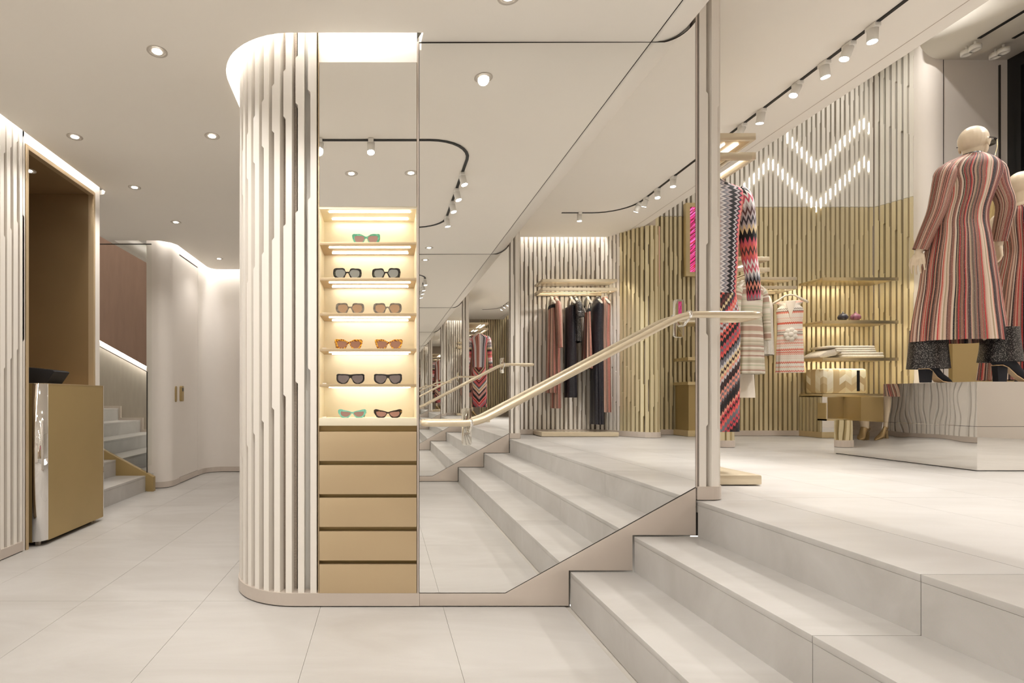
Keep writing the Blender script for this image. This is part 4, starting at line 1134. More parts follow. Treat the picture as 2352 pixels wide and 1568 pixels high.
# rack 2: the one seen in the mirror, on the light slatted wall behind the camera
r2, z2 = rack('clothes_rack', 'wall rack of striped and black knitwear on the pale slatted wall in the mirror', (3.035, -2.035, UP), PI, .97, .375)
LB = ['copper striped skirt with black waistband, leftmost on the mirrored rack', 'copper striped long cardigan, second on the mirrored rack', 'black shimmering trousers on the mirrored rack', 'black sequin top with short sleeves on the mirrored rack', 'copper striped top with black straps on the mirrored rack', 'long black shimmering dress on the mirrored rack', 'copper striped maxi dress, rightmost on the mirrored rack']
Yr = -2.035 + .375 * .60
def Xm(px): return (px - CX) / FP * (5.4 - Yr)
spec = [(1266, 'sk'), (1276, 'cd'), (1310, 'tr'), (1321, 'tp'), (1348, 'vt'), (1371, 'ld'), (1388, 'md')]
for i, (px, k) in enumerate(spec):
    X = Xm(px); loc = (X, Yr, z2); rz = PI / 2 + .12
    hanger(loc, rz, 'cream hanger under the %s' % LB[i].split(',')[0].replace(' on the mirrored rack', ''), .19)
    G_ = 'clothes on the mirrored wall rack'
    if k == 'sk': garment('skirt', LB[i], 'skirt', loc, rz, 'skirt', M['copper'], 1.14, .15, .19, .055, mat2=M['blackfab'], grp=G_)
    if k == 'cd': garment('cardigan', LB[i], 'cardigan', loc, rz, dict(sh=.18, neck=.07, sleeve=.55, sw=.05), M['copper'], 1.45, wbot=.18, thick=.05, grp=G_)
    if k == 'tr': garment('trousers', LB[i], 'trousers', loc, rz, 'trousers', M['blacklurex'], 1.2, .15, .14, .07, grp=G_)
    if k == 'tp': garment('blouse', LB[i], 'blouse', loc, rz, dict(sh=.19, neck=.07, sleeve=.16, sw=.06), M['blackseq'], .58, wbot=.17, thick=.06, grp=G_)
    if k == 'vt':
        g_ = garment('camisole', LB[i], 'top', loc, rz, 'skirt', M['copper'], .74, .13, .18, .05, z0=-.16, grp=G_)
        for sx in (-1, 1):
            for dy in (-.02, .02): MB().tube([(sx * .16, 0, -.135), (sx * .10, dy, -.25), (0.02 * sx, dy, -.33)], .005, 6).build('strap', M['blackfab'], g_, world=False)
        MB().tube([(-.13, 0, -.24), (-.05, .0, -.31), (0, 0, -.34), (.05, 0, -.31), (.13, 0, -.24)], .018, 8).build('neck_band', M['blackfab'], g_, world=False)
    if k == 'ld': garment('evening_dress', LB[i], 'dress', loc, rz, dict(sh=.18, neck=.08, waist=.15), M['blacklurex'], 1.66, wbot=.17, thick=.07, grp=G_)
    if k == 'md': garment('maxi_dress', LB[i], 'dress', loc, rz, dict(sh=.17, neck=.07, waist=.14), M['copper'], 1.5, wbot=.19, thick=.06, grp=G_)

# rack 3: on the far wall left of the gold shelves
r3, z3 = rack('clothes_rack', 'wall rack of pale knitwear on the far gold slatted wall', (4.12, YB - .004, UP), 0, 1.06, .375, zt=2.545, plinth=False)
Y3 = YB - .375 * .60
sw1 = Xp(1762, Y3); vn = Xp(1806, Y3)
hanger((sw1, Y3, z3), PI / 2 - .7, 'cream hanger under the white boucle cardigan on the far rack', .19)
garment('cardigan', 'white boucle cardigan on the far rack beside the zigzag dress', 'cardigan', (sw1, Y3, z3), PI / 2 - .7, dict(sh=.17, neck=.07, sleeve=.45, sw=.06), M['whiteknit'], .74, wbot=.18, thick=.06)
hanger((vn, Y3 - .06, z3), PI - .5, 'cream hanger under the pale zigzag V-neck dress', .19)
v_ = garment('knit_dress', 'pale red-and-white zigzag V-neck dress at the right end of the far rack', 'dress', (vn, Y3 - .06, z3), PI - .5, dict(sh=.14, neck=.105, waist=.13), M['zigwhite'], .90, wbot=.14, thick=.06, z0=-.15)
MB().prism([(-.055, -.150), (.055, -.150), (.0, -.36)], .052, .068).build('v_neck', M['pinkknit'], v_, world=False)
kn = MB()
for a_ in range(7): kn.ball((.045 * math.cos(a_ * .9), .066, -.57 + .055 * math.sin(a_ * .9)), (.03, .016, .032), 12, 8)
kn.ball((0, .074, -.57), (.03, .018, .034), 12, 8)
kn.build('rosette', M['zigwhite'], v_, world=False)
# rack 4: on the side of the gold pier
r4, z4 = rack('clothes_rack', 'small rack on the gold pier holding cream and grey knitwear', (3.612, 5.62, UP), PI / 2, 1.0, .38, zt=2.49, plinth=False, rail_f=.66, leds=((.12, .02),))
X4 = 3.612 + .38 * .66
hanger((X4, 5.90, z4), .1, 'cream hanger under the long pale skirt by the pier', .18)
garment('long_skirt', 'long pale skirt with pink knitted panel, partly behind the zigzag dress', 'skirt', (X4, 5.90, z4), .1, 'skirt', M['pinkknit'], 1.12, .12, .17, .05, grp=None)
hanger((X4, 5.72, z4), .3, 'cream hanger under the grey banded cardigan', .18)
garment('cardigan', 'long grey banded cardigan hanging by the gold pier', 'cardigan', (X4, 5.72, z4), .3, dict(sh=.16, neck=.07, sleeve=.5, sw=.05), M['greyknit'], .98, wbot=.17, thick=.06)
hanger((X4, 5.80, z4), .2, 'cream hanger under the white shirt by the pier', .18)
garment('shirt', 'plain white shirt hanging behind the grey banded cardigan', 'shirt', (X4, 5.80, z4), .2, dict(sh=.16, neck=.07, sleeve=.5, sw=.055), M['whiteknit'], .98, wbot=.17, thick=.06)

# ================================================================ gold shelf unit on the far wall
gu = thing('shelf_unit', 'gold open shelf unit on the far slatted wall, with cabinet and drawer below', 'shelf unit', (5.96, 7.0, UP))
gx0, gx1, gy0 = 5.49, 6.44, 6.81
for zt_ in (2.537, 1.998, 1.535, 1.083):
    sh = MB().box(gx0, gx1, gy0, YB - .001, zt_ - .028, zt_).box(gx0, gx1, gy0 - .012, gy0, zt_ - .04, zt_).build('shelf', M['gold_bright'], gu, bevel=.002)
    if zt_ > 1.2: MB().box(gx0 + .03, gx1 - .05, gy0 + .004, gy0 + .020, zt_ - .033, zt_ - .028).build('led_strip', M['led_hid'], sh)
MB().box(gx0 + .02, gx1, gy0 + .02, YB - .001, UP + .075, 1.043).build('cabinet_body', M['ped'], gu)
MB().box(gx0, gx1, gy0, YB - .001, UP + .003, UP + .075).build('plinth', M['gold_bright'], gu)
for k in range(6):
    y = gy0 + .022 + k * .062
    MB().box(gx0 - .004, gx0 + .018, y, y + .034, UP + .075, 1.043).build('slat', M['gold_slat'], gu)
dx0, dx1 = Xp(1974, 6.60), Xp(2040, 6.60)
MB().box(dx0, dx1, 6.58, gy0 + .02, Zp(968, 6.6), 1.042).build('drawer', M['gold_deep'], gu, bevel=.003)
ty0 = Xp(1897, 6.7)
MB().box(ty0, dx0, 6.70, gy0 + .02, Zp(966, 6.7), Zp(966, 6.7) + .02).build('tray_bottom', M['gold_bright'], gu)
MB().box(ty0, ty0 + .012, 6.70, gy0 + .02, Zp(966, 6.7), Zp(925, 6.7)).build('tray_side', M['gold_bright'], gu)
# chevron bag, blanket, figs
bx0, bx1 = Xp(1891, 6.83), Xp(1991, 6.83)
chevm, t_, b_ = nt('beige_chevron_fabric')
tc_ = t_.nodes.new('ShaderNodeTexCoord'); sp_ = t_.nodes.new('ShaderNodeSeparateXYZ'); lk(t_, tc_.outputs['Object'], sp_.inputs[0])
ux = mth(t_, 'MULTIPLY', mth(t_, 'ADD', sp_.outputs[0], sp_.outputs[1]), 13.0)
vz = mth(t_, 'ADD', mth(t_, 'MULTIPLY', sp_.outputs[2], 12.0), mth(t_, 'MULTIPLY', mth(t_, 'PINGPONG', ux, 1.0), .7))
wn_b = t_.nodes.new('ShaderNodeTexWhiteNoise'); wn_b.noise_dimensions = '2D'
cmb = t_.nodes.new('ShaderNodeCombineXYZ'); lk(t_, mth(t_, 'FLOOR', ux), cmb.inputs[0]); lk(t_, mth(t_, 'FLOOR', vz), cmb.inputs[1]); lk(t_, cmb.outputs[0], wn_b.inputs['Vector'])
lk(t_, ramp_const(t_, wn_b.outputs[0], [srgb(*c) for c in ((240, 232, 206), (216, 198, 158), (232, 222, 190), (200, 178, 136), (244, 238, 216), (228, 214, 176))]), b_.inputs['Base Color']); b_.inputs['Roughness'].default_value = .8
bg = thing('pouf_box', 'beige chevron-pattern soft box with black strap on the lowest gold shelf', 'pouf', ((bx0 + bx1) / 2, 6.99, 1.083))
MB().box(bx0, bx1, 6.83, 7.12, 1.084, 1.084 + .315).build('body', chevm, bg, bevel=.03)
MB().box(bx0 + .42, bx0 + .455, 6.826, 6.832, 1.115, 1.375).build('strap', M['black'], bg)
bl = thing('folded_blanket', 'folded cream fringed blanket on the middle gold shelf', 'blanket', (Xp(1950, 6.95), 6.95, 1.535))
cream = paint('cream_wool', (.80, .75, .66), rough=.95, var=.08, scale=60, bump=.6, bscale=200)
def fold(x0, x1, y0, y1, z0, th, n=1, skew=0.0):
    mb = MB(); r = th / 2
    pts = [(x0, z0 + r)] + [(x0 + r - r * math.cos(a), z0 + r + r * math.sin(a)) for a in (0.3, .8, 1.3)]
    prof = arc(x0 + r, z0 + r, r, 90, 270, 6) + arc(x1 - r, z0 + r, r, -90, 90, 6)
    return mb.prism([(x, z + skew * max(0, (x1 - x) / (x1 - x0) * 0)) for x, z in prof], y0, y1)
bx = Xp(1876, 6.9); be = Xp(2023, 6.9)
for (a, b, z, th) in ((.27, .80, .002, .034), (.26, .79, .037, .032), (.20, .70, .070, .026), (.19, .69, .097, .024), (.10, .68, .122, .030)):
    fold(bx + a, bx + b, 6.84, 7.14, 1.535 + z, th).build('fold', cream, bl, smooth=True)
mb = MB(); mb.prism([(bx, 1.55), (bx + .01, 1.575), (bx + .10, 1.625), (bx + .26, 1.672), (bx + .36, 1.687), (bx + .36, 1.655), (bx + .24, 1.60), (bx + .20, 1.565), (bx + .05, 1.537), (bx + .01, 1.537)], 6.85, 7.13)
mb.build('draped_fold', cream, bl, bevel=.008)
tr_ = MB().box(Xp(1925, 6.86), Xp(2010, 6.86), 6.84, 6.98, 1.999, 2.010).build('serving_tray', M['gold_bright'], bevel=.003); tag(tr_, 'thin gold tray under the two figs', 'tray')
for i, (px, c) in enumerate(((1936, (.035, .035, .055)), (1965, (.28, .10, .17)))):
    f = thing('fig', ['dark blue ornamental fig on the small tray', 'purple pink ornamental fig on the small tray'][i], 'ornament', (Xp(px, 6.9), 6.9, 2.010))
    fm_ = paint('fig_skin_%s' % ('blue', 'purple')[i], c, rough=.35, var=.4, scale=20, stretch=(3, 3, .6), coat=.2)
    MB().lathe([(.0, 0), (.03, .002), (.052, .022), (.056, .045), (.046, .070), (.022, .088), (.008, .096), (.006, .112), (0, .114)], (0, 0, 0), 20).build('body', fm_, f, world=False)
    MB().tube([(0, 0, .108), (.003, 0, .124)], .005, 8).build('stem', M['gold_bright'], f, world=False)

# framed artwork screen seen in the mirror
art, t_, b_ = nt('pink_brushstroke_print')
tc_ = t_.nodes.new('ShaderNodeTexCoord'); mp_ = t_.nodes.new('ShaderNodeMapping'); lk(t_, tc_.outputs['Object'], mp_.inputs[0])
mp_.inputs['Rotation'].default_value = (0, .7, 0)
mp2 = t_.nodes.new('ShaderNodeMapping'); mp2.inputs['Scale'].default_value = (.5, 1, 9); lk(t_, mp_.outputs[0], mp2.inputs[0]); mp_ = mp2
n_ = t_.nodes.new('ShaderNodeTexNoise'); n_.inputs['Scale'].default_value = 2.2; n_.inputs['Detail'].default_value = 5; lk(t_, mp_.outputs[0], n_.inputs['Vector'])
r_ = t_.nodes.new('ShaderNodeValToRGB'); cr = r_.color_ramp; cr.interpolation = 'CONSTANT'
for q in range(4): cr.elements.new(.5)
for e_, (p_, c_) in zip(cr.elements, ((0, (95, 22, 40)), (.42, (225, 60, 140)), (.47, (120, 25, 45)), (.53, (240, 110, 200)), (.57, (190, 40, 60)), (.62, (30, 120, 130)))):
    e_.position = p_; e_.color = (*srgb(*c_), 1)
lk(t_, n_.outputs[0], r_.inputs[0]); lk(t_, r_.outputs[0], b_.inputs['Base Color']); lk(t_, r_.outputs[0], b_.inputs['Emission Color']); b_.inputs['Emission Strength'].default_value = .35
Ya = -1.94; dv = 5.4 - Ya
ax0 = (1575 - CX) / FP * dv; az0 = EYE + (CY - 634) / FP * dv; az1 = EYE + (CY - 466) / FP * dv
ar = thing('framed_artwork', 'gold-framed pink and red brushstroke screen on the slatted wall in the mirror', 'artwork', (ax0 + .6, Ya, az0))
fw = .055
MB().box(ax0 + fw, ax0 + 1.2 - fw, Ya - .02, Ya - .004, az0 + fw, az1 - fw).build('picture', art, ar)
for a in ((ax0, ax0 + fw, az0, az1), (ax0 + 1.2 - fw, ax0 + 1.2, az0, az1), (ax0 + fw, ax0 + 1.2 - fw, az0, az0 + fw), (ax0 + fw, ax0 + 1.2 - fw, az1 - fw, az1)):
    MB().box(a[0], a[1], Ya - .07, Ya, a[2], a[3]).build('frame', M['gold_bright'], ar)
# gold shelves under it
su = thing('shelf_unit', 'gold wall shelves at the right edge of the mirror reflection', 'shelf unit', (4.5, -1.85, UP))
for zt_ in (2.04, 1.56, 1.24): MB().box(3.95, 5.1, -2.02, -1.66, zt_ - .04, zt_).build('shelf', M['gold_bright'], su, bevel=.003)
MB().box(3.95, 5.1, -2.02, -1.66, UP + .003, UP + .08).build('plinth', M['gold_bright'], su)
MB().box(3.97, 5.1, -2.0, -1.68, UP + .08, 1.20).build('cabinet_body', M['gold_deep'], su)

# ================================================================ mirrored platforms
p1 = MB().box(4.11, 6.3, 3.765, 4.96, UP + .006, .835).build('display_platform', M['ped'])
tag(p1, 'low wide polished steel platform on the raised floor under the mannequins', 'platform')
MB().box(4.12, 6.3, 3.775, 4.95, UP, UP + .006).build('shadow_gap', M['dark'], p1)
p2 = MB().box(4.11, 6.2, 3.765, 4.47, .8375, 1.147).build('display_platform', M['ped'])
tag(p2, 'upper polished steel block stacked on the low platform, mannequins stand on it', 'platform')
gp = thing('display_screen', 'tall plain gold panel with rounded corner behind the mannequins', 'panel', (6.0, 5.35, UP))
gx = [Xp(2188, 5.3), Xp(2330, 5.3)]; gz1 = Zp(440, 5.3); r = .12
MB().prism([(gx[0], UP + .002), (gx[0], gz1 - .35 - r)] + arc(gx[0] + r, gz1 - .35 - r, r, 180, 90, 6)[1:] + [(gx[0] + .35, gz1 - .35), (gx[0] + .40, gz1 - .1)] + arc(gx[1] - r, gz1 - r, r, 90, 0, 6) + [(gx[1], UP + .002)], 5.30, 5.34).build('board', M['gold_deep'], gp, bevel=.003)
MB().box(gx[0], gx[1], 5.30, 5.60, UP + .002, UP + .03).build('foot', M['gold_deep'], gp)
# ================================================================ mannequins: one continuous body by voxel-merging tapered limbs
def body_mesh(parts, balls, voxel=.0036, smooth=4):
    mb = MB()
    for pts, rs, flat in parts: mb.tube(pts, rs, 14, True, flat)
    for pts, rs, flat in parts:
        for p, r in zip(pts, rs):
            if flat == 1.0: mb.ball(p, r * .995, 14, 8)
    for b in balls: mb.ball(b[0], b[1], 24, 16, b[2] if len(b) > 2 else None)
    me = bpy.data.meshes.new('tmp'); me.from_pydata([Vector(v) for v in mb.v], [], mb.f)
    o = bpy.data.objects.new('tmp', me); COL.objects.link(o)
    rm = o.modifiers.new('r', 'REMESH'); rm.mode = 'VOXEL'; rm.voxel_size = voxel
    sm = o.modifiers.new('s', 'SMOOTH'); sm.factor = .5; sm.iterations = smooth
    out = bpy.data.meshes.new_from_object(o.evaluated_get(bpy.context.evaluated_depsgraph_get()))
    bpy.data.objects.remove(o); bpy.data.meshes.remove(me)
    for p in out.polygons: p.use_smooth = True
    return out
def hand(parts, balls, W, d, pn, sc=1.0, curl=.35, m=1):
    """palm from wrist W along direction d, palm normal pn (the side the fingers curl to)"""
    W = Vector(W); d = Vector(d).normalized(); pn = Vector(pn); pn = (pn - d * pn.dot(d)).normalized(); s = d.cross(pn) * m
    parts.append(([W, W + d * .035 * sc, W + d * .075 * sc], [.024 * sc, .034 * sc, .036 * sc], .45) if False else ([W - d * .01, W + d * .03 * sc], [.022 * sc, .021 * sc], 1.0))
    for k, (o, ln, r) in enumerate(((-.034, .070, .0078), (-.0115, .080, .0082), (.0115, .075, .0080), (.034, .060, .0072))):
        b0 = W + d * .02 * sc + s * o * .6 * sc; b1 = W + d * .085 * sc + s * o * sc
        parts.append(([b0, b1], [.0135 * sc, .0095 * sc], 1.0))
        q = b1; ang = curl * .4; P = [q]; R = [r * 1.05 * sc]; dk_ = (d + s * o * 1.6).normalized(); b1 = b1
        for j, f in enumerate((.45, .32, .23)):
            ang += curl * (.7 + .5 * j); q = q + (dk_ * math.cos(ang) + pn * math.sin(ang)) * ln * f * sc * 1.05; P.append(q); R.append(r * (1 - .12 * (j + 1)) * sc)
        parts.append((P, R, 1.0))
    t0 = W + d * .025 * sc - s * .018 * sc; t1 = t0 + (d * .7 - s * .6 + pn * .25).normalized() * .038 * sc; t2 = t1 + (d * .9 - s * .15 + pn * .35).normalized() * .032 * sc; t3 = t2 + (d + pn * .4).normalized() * .022 * sc
    parts.append(([t0, t1, t2, t3], [.014 * sc, .0115 * sc, .0100 * sc, .008 * sc], 1.0))
def head(parts, balls, C, f, top_r=(.098, .080, .118), neck=None):
    """C = centre of the skull, f = facing direction (unit, horizontal)"""
    C = Vector(C); f = Vector(f).normalized(); up = Vector((0, 0, 1)); s = up.cross(f)
    rot = Matrix((f, s, up)).transposed()
    balls.append((C + up * .012 - f * .012, (.102, .080, .100), rot))
    balls.append((C + f * .030 - up * .045, (.066, .064, .086), rot))
    balls.append((C + f * .052 - up * .108, (.034, .036, .026), rot))          # chin
    parts.append(([C + f * .088 + up * .004, C + f * .104 - up * .026, C + f * .110 - up * .038], [.009, .011, .012], 1.0))  # nose
    balls.append((C + f * .088 - up * .066, (.013, .024, .008), rot)); balls.append((C + f * .087 - up * .078, (.013, .022, .008), rot))
    for sx in (-1, 1):
        balls.append((C + f * .074 + s * .030 * sx - up * .006, (.016, .017, .010), rot))
        balls.append((C - f * .004 + s * .079 * sx - up * .028, (.019, .007, .032), rot @ Matrix.Rotation(-.25, 3, 'Y')))
        balls.append((C + f * .004 + s * .084 * sx - up * .020, (.012, .006, .016), rot))
    if neck:
        parts.append(([C - up * .06 - f * .02, C - up * .12 - f * .025, Vector(neck)], [.058, .050, .062], 1.0))
def shoe_set(t, foot, yaw, mat_up, mat_heel, mat_sole, L=.235, heel=.095, boot=True, cat=None):
    """high-heeled shoe; foot = (x, y) of the heel's back, yaw = direction of the toe"""
    cx, sx = math.cos(yaw), math.sin(yaw)
    def T(l, w_, z): return (foot[0] + cx * l - sx * w_, foot[1] + sx * l + cx * w_, z)
    sh = MB()
    st_ = [(-.005, .030, heel + .004), (.03, .033, heel + .004), (.06, .032, heel * .86), (.10, .030, heel * .42), (.14, .038, .010), (.18, .040, .004), (.22, .026, .003), (.25, .008, .003)]
    tops = [heel + .085, heel + .098, heel + .090, heel + .045, .082, .050, .024, .010]
    secs = []
    for (l, wd, zb), ztp in zip(st_, tops):
        ring = []
        for a in range(12):
            th = 2 * PI * a / 12; cz = (zb + ztp) / 2; hz = (ztp - zb) / 2
            ring.append(T(l * L / .25, wd * math.cos(th), cz + hz * math.sin(th)))
        secs.append(ring)
    v = [p for r in secs for p in r]; n = 12
    f = [(i * n + a, i * n + (a + 1) % n, (i + 1) * n + (a + 1) % n, (i + 1) * n + a) for i in range(len(secs) - 1) for a in range(n)] + [tuple(range(n)), tuple((len(secs) - 1) * n + a for a in range(n - 1, -1, -1))]
    sh.add(v, f); sh.smooth = True
    s_ = sh.build('shoe', mat_up, t, world=False)
    so = MB()
    for (l, wd, zb), (l2, wd2, zb2) in zip(st_, st_[1:]):
        q = [T(l * L / .25, -wd * .8, zb - .004), T(l * L / .25, wd * .8, zb - .004), T(l2 * L / .25, wd2 * .8, zb2 - .003), T(l2 * L / .25, -wd2 * .8, zb2 - .003)]
        q = [(a, b, max(c, .0005)) for a, b, c in q]; q2 = [(a, b, c + .006) for a, b, c in q]
        so.add(q + q2, [(0, 1, 2, 3), (7, 6, 5, 4), (0, 4, 5, 1), (2, 6, 7, 3), (1, 5, 6, 2), (0, 3, 7, 4)])
    so.build('sole', mat_sole, s_, world=False)
    he = MB(); a = [T(-.002, -.026, heel), T(-.002, .026, heel), T(.062, .026, heel * .93), T(.062, -.026, heel * .93)]; b = [T(.006, -.024, .0005), T(.006, .024, .0005), T(.058, .022, .0005), T(.058, -.022, .0005)]
    he.add(a + b, [(0, 1, 2, 3), (7, 6, 5, 4), (0, 4, 5, 1), (1, 5, 6, 2), (2, 6, 7, 3), (3, 7, 4, 0)])
    he.build('heel', mat_heel, s_, world=False, bevel=.003)
def add_body(t, parts, balls, vox=.0036):
    me = body_mesh(parts, balls, vox); me.name = 'body'; me.materials.append(M['skin'])
    o = bpy.data.objects.new('body', me); COL.objects.link(o); o.parent = t; return o

# ---- mannequin in the striped coat, seen from behind
m1 = thing('mannequin', 'ivory mannequin seen from behind in striped coat, sunglasses and black heeled boots', 'mannequin', (4.33, 4.05, 1.148))
parts, balls = [], []
yaw = math.radians(48)   # facing away and to the right
fv = Vector((math.cos(math.radians(20)), math.sin(math.radians(20)), 0))
head(parts, balls, (.090, .02, 1.800), fv, neck=(.045, -.005, 1.615))
parts.append(([(0.03, 0, 1.60), (.02, 0, 1.45), (.0, 0, 1.28), (-.02, .0, 1.12), (-.02, 0, .98)], [.085, .115, .098, .10, .12], 1.0))
SL_, SR_ = Vector((-.165, -.03, 1.535)), Vector((.205, .0, 1.585))
parts.append(([SL_, (-.06, -.01, 1.575), (.1, 0, 1.59), SR_], [.055, .06, .06, .055], 1.0))
EL, WLh = Vector((-.245, -.03, 1.26)), Vector((-.315, .03, .975))
ER, WRh = Vector((.245, -.05, 1.31)), Vector((.262, .01, 1.025))
for a, e, w_ in ((SL_, EL, WLh), (SR_, ER, WRh)):
    parts.append(([a, (a + e) / 2, e], [.052, .045, .038], 1.0)); parts.append(([e, (e + w_) / 2, w_], [.037, .033, .022], 1.0))
hand(parts, balls, WLh, (-.05, .02, -1), (.78, .5, 0), 1.0, .26)
hand(parts, balls, WRh, (.10, .02, -1), (-.75, .45, 0), 1.0, .32, -1)
FL, FR = (-.300, .02), (.13, -.08)
for hx, hy, F_ in ((-.10, .0, FL), (.07, 0, FR)):
    parts.append(([(hx, hy, .95), ((hx + F_[0]) / 2 + .02, (hy + F_[1]) / 2 + .03, .55), (F_[0] + .05, F_[1] + .02, .17)], [.085, .06, .038], 1.0))
add_body(m1, parts, balls)
# coat: torso, sleeves, collar
def coat_sec(z, xl, xr, dy=.12, am=0, ph=0): return ((xl + xr) / 2, 0, z, (xr - xl) / 2, dy, am, 9, ph)
cs = [coat_sec(1.685, -.035, .125, .070), coat_sec(1.665, -.075, .17, .088), coat_sec(1.64, -.13, .215, .105), coat_sec(1.60, -.185, .250, .118), coat_sec(1.54, -.212, .252, .122), coat_sec(1.46, -.185, .21, .125), coat_sec(1.36, -.185, .165, .125), coat_sec(1.27, -.205, .14, .12, .005), coat_sec(1.18, -.225, .14, .12, .01), coat_sec(1.08, -.24, .15, .135, .015, .1), coat_sec(.96, -.265, .165, .15, .02, .2), coat_sec(.84, -.285, .18, .16, .025, .3), coat_sec(.70, -.30, .20, .17, .035, .4), coat_sec(.56, -.325, .215, .18, .04, .5), coat_sec(.42, -.345, .235, .19, .045, .6), coat_sec(.305, -.355, .25, .195, .05, .7)]
ct = loft(cs, 120).build('coat', M['coat'], m1, world=False)
for sx, pth, rs in ((-1, [(-.13, -.02, 1.585), SL_ + Vector((-.012, 0, -.01)), (SL_ + EL) / 2 + Vector((-.005, 0, 0)), EL, (EL + WLh) / 2, WLh + Vector((.01, 0, .02))], [.05, .064, .058, .053, .048, .045]),
                    (1, [(.16, 0, 1.62), SR_ + Vector((.012, 0, -.005)), (SR_ + ER) / 2, ER, (ER + WRh) / 2, WRh + Vector((0, 0, .03))], [.05, .066, .060, .053, .048, .046])):
    tube_uv(pth, rs, 36, 1.0, u0=.2 if sx < 0 else .6).build('sleeve', M['coat'], ct, world=False)
loft([coat_sec(1.70, -.005, .10, .056), coat_sec(1.672, -.024, .119, .068)], 40).build('collar', M['blackseq'], ct, world=False)
for F_, w0, w1, zt_ in ((FL, .108, .128, .105), (FR, .10, .125, .165)):
    loft([(F_[0] + .075, F_[1] + .03, .40, w0 * .9, .10, .02, 6), (F_[0] + .075, F_[1] + .03, .24, w0, .11, .02, 6, .3), (F_[0] + .075, F_[1] + .03, zt_ if F_ is FL else .15, w1 * .95, .115, .03, 6, .5)], 60).build('trouser_leg', M['blackseq'], m1, world=False)
shoe_set(m1, FL, math.radians(8), M['suede'], M['suede'], M['tan'], .26, .10)
shoe_set(m1, FR, math.radians(-12), M['suede'], M['suede'], M['tan'], .29, .12)
# sunglasses on the head
C = Vector((.090, .02, 1.800)); s = Vector((0, 0, 1)).cross(fv)
sg = thing('sunglasses', 'black sunglasses with gold chain worn by the coated mannequin', 'sunglasses', tuple(m1.location + C), 0)
for sx in (-1, 1):
    MB().tube([C * 0 - fv * .02 + s * .090 * sx + Vector((0, 0, -.008)), fv * .05 + s * .086 * sx + Vector((0, 0, .004)), fv * .105 + s * .074 * sx + Vector((0, 0, .004))], [.003, .004, .008], 8).build('temple', g_black, sg, world=False)
fr_ = MB(); P = [fv * .112 + s * a + Vector((0, 0, z)) for a, z in ((-.078, .014), (0, .008), (.078, .014), (.070, -.028), (.02, -.034), (0, -.008), (-.02, -.034), (-.070, -.028))]
fr_.add([tuple(p) for p in P] + [tuple(p + fv * .005) for p in P], [tuple(range(8)), tuple(range(15, 7, -1))] + [(i, (i + 1) % 8, (i + 1) % 8 + 8, i + 8) for i in range(8)])
fr_.build('frame', g_black, sg, world=False)
MB().tube([fv * .10 - s * .082 + Vector((0, 0, 0)), fv * .09 - s * .088 + Vector((0, 0, -.06)), fv * .06 - s * .088 + Vector((0, 0, -.13)), fv * .01 - s * .07 + Vector((0, 0, -.16))], .0025, 6).build('chain', M['gold_bright'], sg, world=False)

# ---- mannequin in the sleeveless striped dress at the right edge
m2 = thing('mannequin', 'ivory mannequin in sleeveless striped mock-neck dress cut by the right picture edge', 'mannequin', (5.09, 4.30, 1.148))
parts, balls = [], []
m2.scale = (.955, .955, .955)
fv2 = Vector((1, .15, 0)).normalized()
head(parts, balls, (-.035, 0, 1.640), fv2, neck=(-.045, 0, 1.46))
parts.append(([(-.04, 0, 1.44), (-.035, 0, 1.30), (-.03, 0, 1.13), (-.03, 0, .98), (-.03, 0, .86)], [.085, .11, .092, .10, .115], 1.0))
for q in (-1, 1):
    S_ = Vector((-.06 + .02 * q, q * .17, 1.405)); E_ = Vector((-.075, q * .20, 1.11)) + Vector((.0, 0, 0)); W_ = Vector((.09, q * .19, .90))
    parts.append(([Vector((-.04, q * .06, 1.44)), S_], [.055, .055], 1.0))
    parts.append(([S_, (S_ + E_) / 2, E_], [.056, .049, .039], 1.0)); parts.append(([E_, (E_ + W_) / 2, W_], [.038, .035, .023], 1.0))
    hand(parts, balls, W_, (.5, 0, -.85), (-.3, -.8 * q, -.2), .95, .35, q)
    parts.append(([(-.03, q * .08, .86), (-.02, q * .09, .45), (-.03, q * .09, .12)], [.085, .055, .036], 1.0))
    balls.append(((.02, q * .09, .07), (.10, .038, .04)))
add_body(m2, parts, balls)
dsec = [(-.045, 0, 1.525, .058, .058), (-.045, 0, 1.475, .063, .063), (-.045, 0, 1.45, .082, .10), (-.045, 0, 1.42, .10, .135), (-.04, 0, 1.36, .118, .150), (-.035, 0, 1.27, .122, .155), (-.03, 0, 1.12, .105, .135), (-.03, 0, 1.0, .118, .15, .01, 8), (-.03, 0, .86, .145, .175, .02, 8), (-.03, 0, .60, .18, .21, .04, 8, .3), (-.03, 0, .35, .205, .24, .06, 8, .6), (-.03, 0, .03, .23, .27, .08, 8, .9)]
d2 = loft(dsec, 110).build('dress', M['coat2'], m2, world=False)
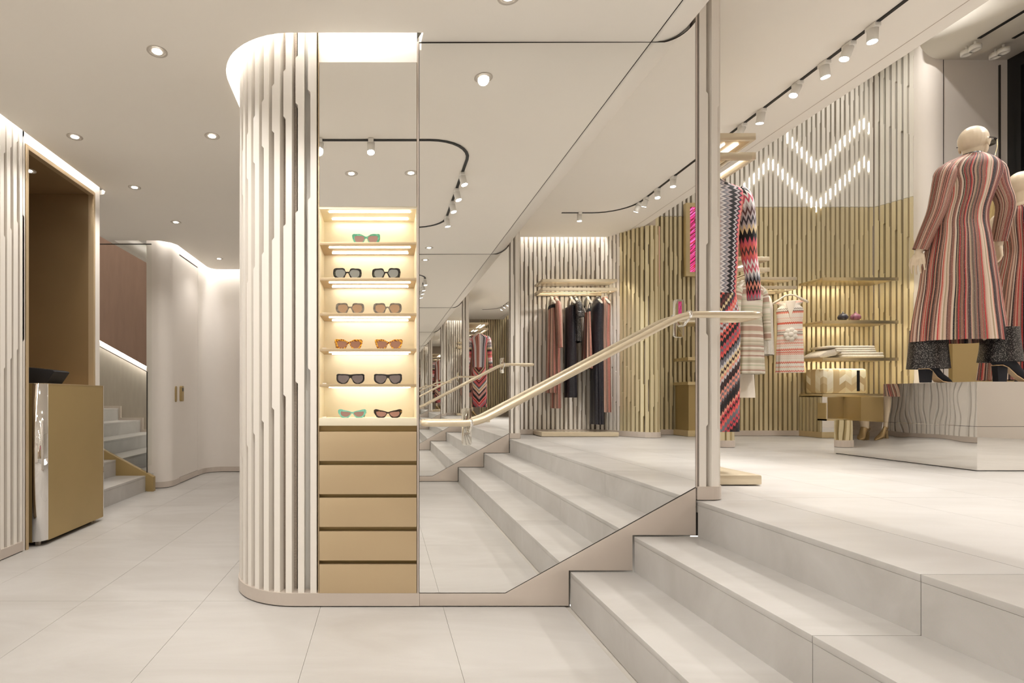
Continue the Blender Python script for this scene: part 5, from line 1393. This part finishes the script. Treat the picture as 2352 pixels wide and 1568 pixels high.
for q in (-1, 1):
    rg = [(-.06 + .062 * math.cos(a * PI / 12), q * .135 + .0, 1.385 + .085 * math.sin(a * PI / 12)) for a in range(25)]
    MB().tube(rg, .006, 6).build('armhole_trim', M['blackfab'], d2, world=False)

# ---- mannequin near the far wall, seen only reflected
m3 = thing('mannequin', 'mannequin in dark striped dress and gold heels, seen only in reflections', 'mannequin', (2.30, 6.55, UP + .001))
parts, balls = [], []
fv3 = Vector((1, -.5, 0)).normalized()
head(parts, balls, (0, 0, 1.66), fv3, neck=(0, 0, 1.47))
parts.append(([(0, 0, 1.45), (0, 0, 1.32), (0, 0, 1.15), (0, 0, 1.0), (0, 0, .88)], [.085, .11, .092, .10, .115], 1.0))
for q in (-1, 1):
    sd = Vector((.45, .89, 0)) * q
    S_ = sd * .17 + Vector((0, 0, 1.42)); E_ = sd * .23 + Vector((0, 0, 1.13)); W_ = sd * .22 + fv3 * .08 + Vector((0, 0, .90))
    parts.append(([sd * .06 + Vector((0, 0, 1.46)), S_], [.055, .055], 1.0))
    parts.append(([S_, (S_ + E_) / 2, E_], [.052, .045, .038], 1.0)); parts.append(([E_, (E_ + W_) / 2, W_], [.037, .033, .022], 1.0))
    hand(parts, balls, W_, (.1, 0, -1), tuple(-sd), .95, .35, q)
    ft = sd * .07 + fv3 * (.06 * q)
    parts.append(([sd * .08 + Vector((0, 0, .88)), sd * .08 + fv3 * .04 * q + Vector((0, 0, .5)), ft + Vector((0, 0, .15))], [.085, .055, .034], 1.0))
add_body(m3, parts, balls)
loft([(0, 0, 1.50, .062, .062), (0, 0, 1.46, .11, .11), (0, 0, 1.40, .14, .14), (0, 0, 1.15, .12, .12), (0, 0, 1.0, .135, .135), (0, 0, .80, .17, .17, .02, 8), (0, 0, .52, .20, .20, .05, 8, .4)], 90).build('dress', M['coat2'], m3, world=False)
for q in (-1, 1):
    sd = Vector((.45, .89, 0)) * q; ft = sd * .07 + fv3 * (.06 * q)
    yw = math.atan2(fv3.y, fv3.x)
    shoe_set(m3, (ft.x - math.cos(yw) * .05, ft.y - math.sin(yw) * .05), yw, M['goldshoe'], M['goldshoe'], M['goldshoe'], .25, .10)
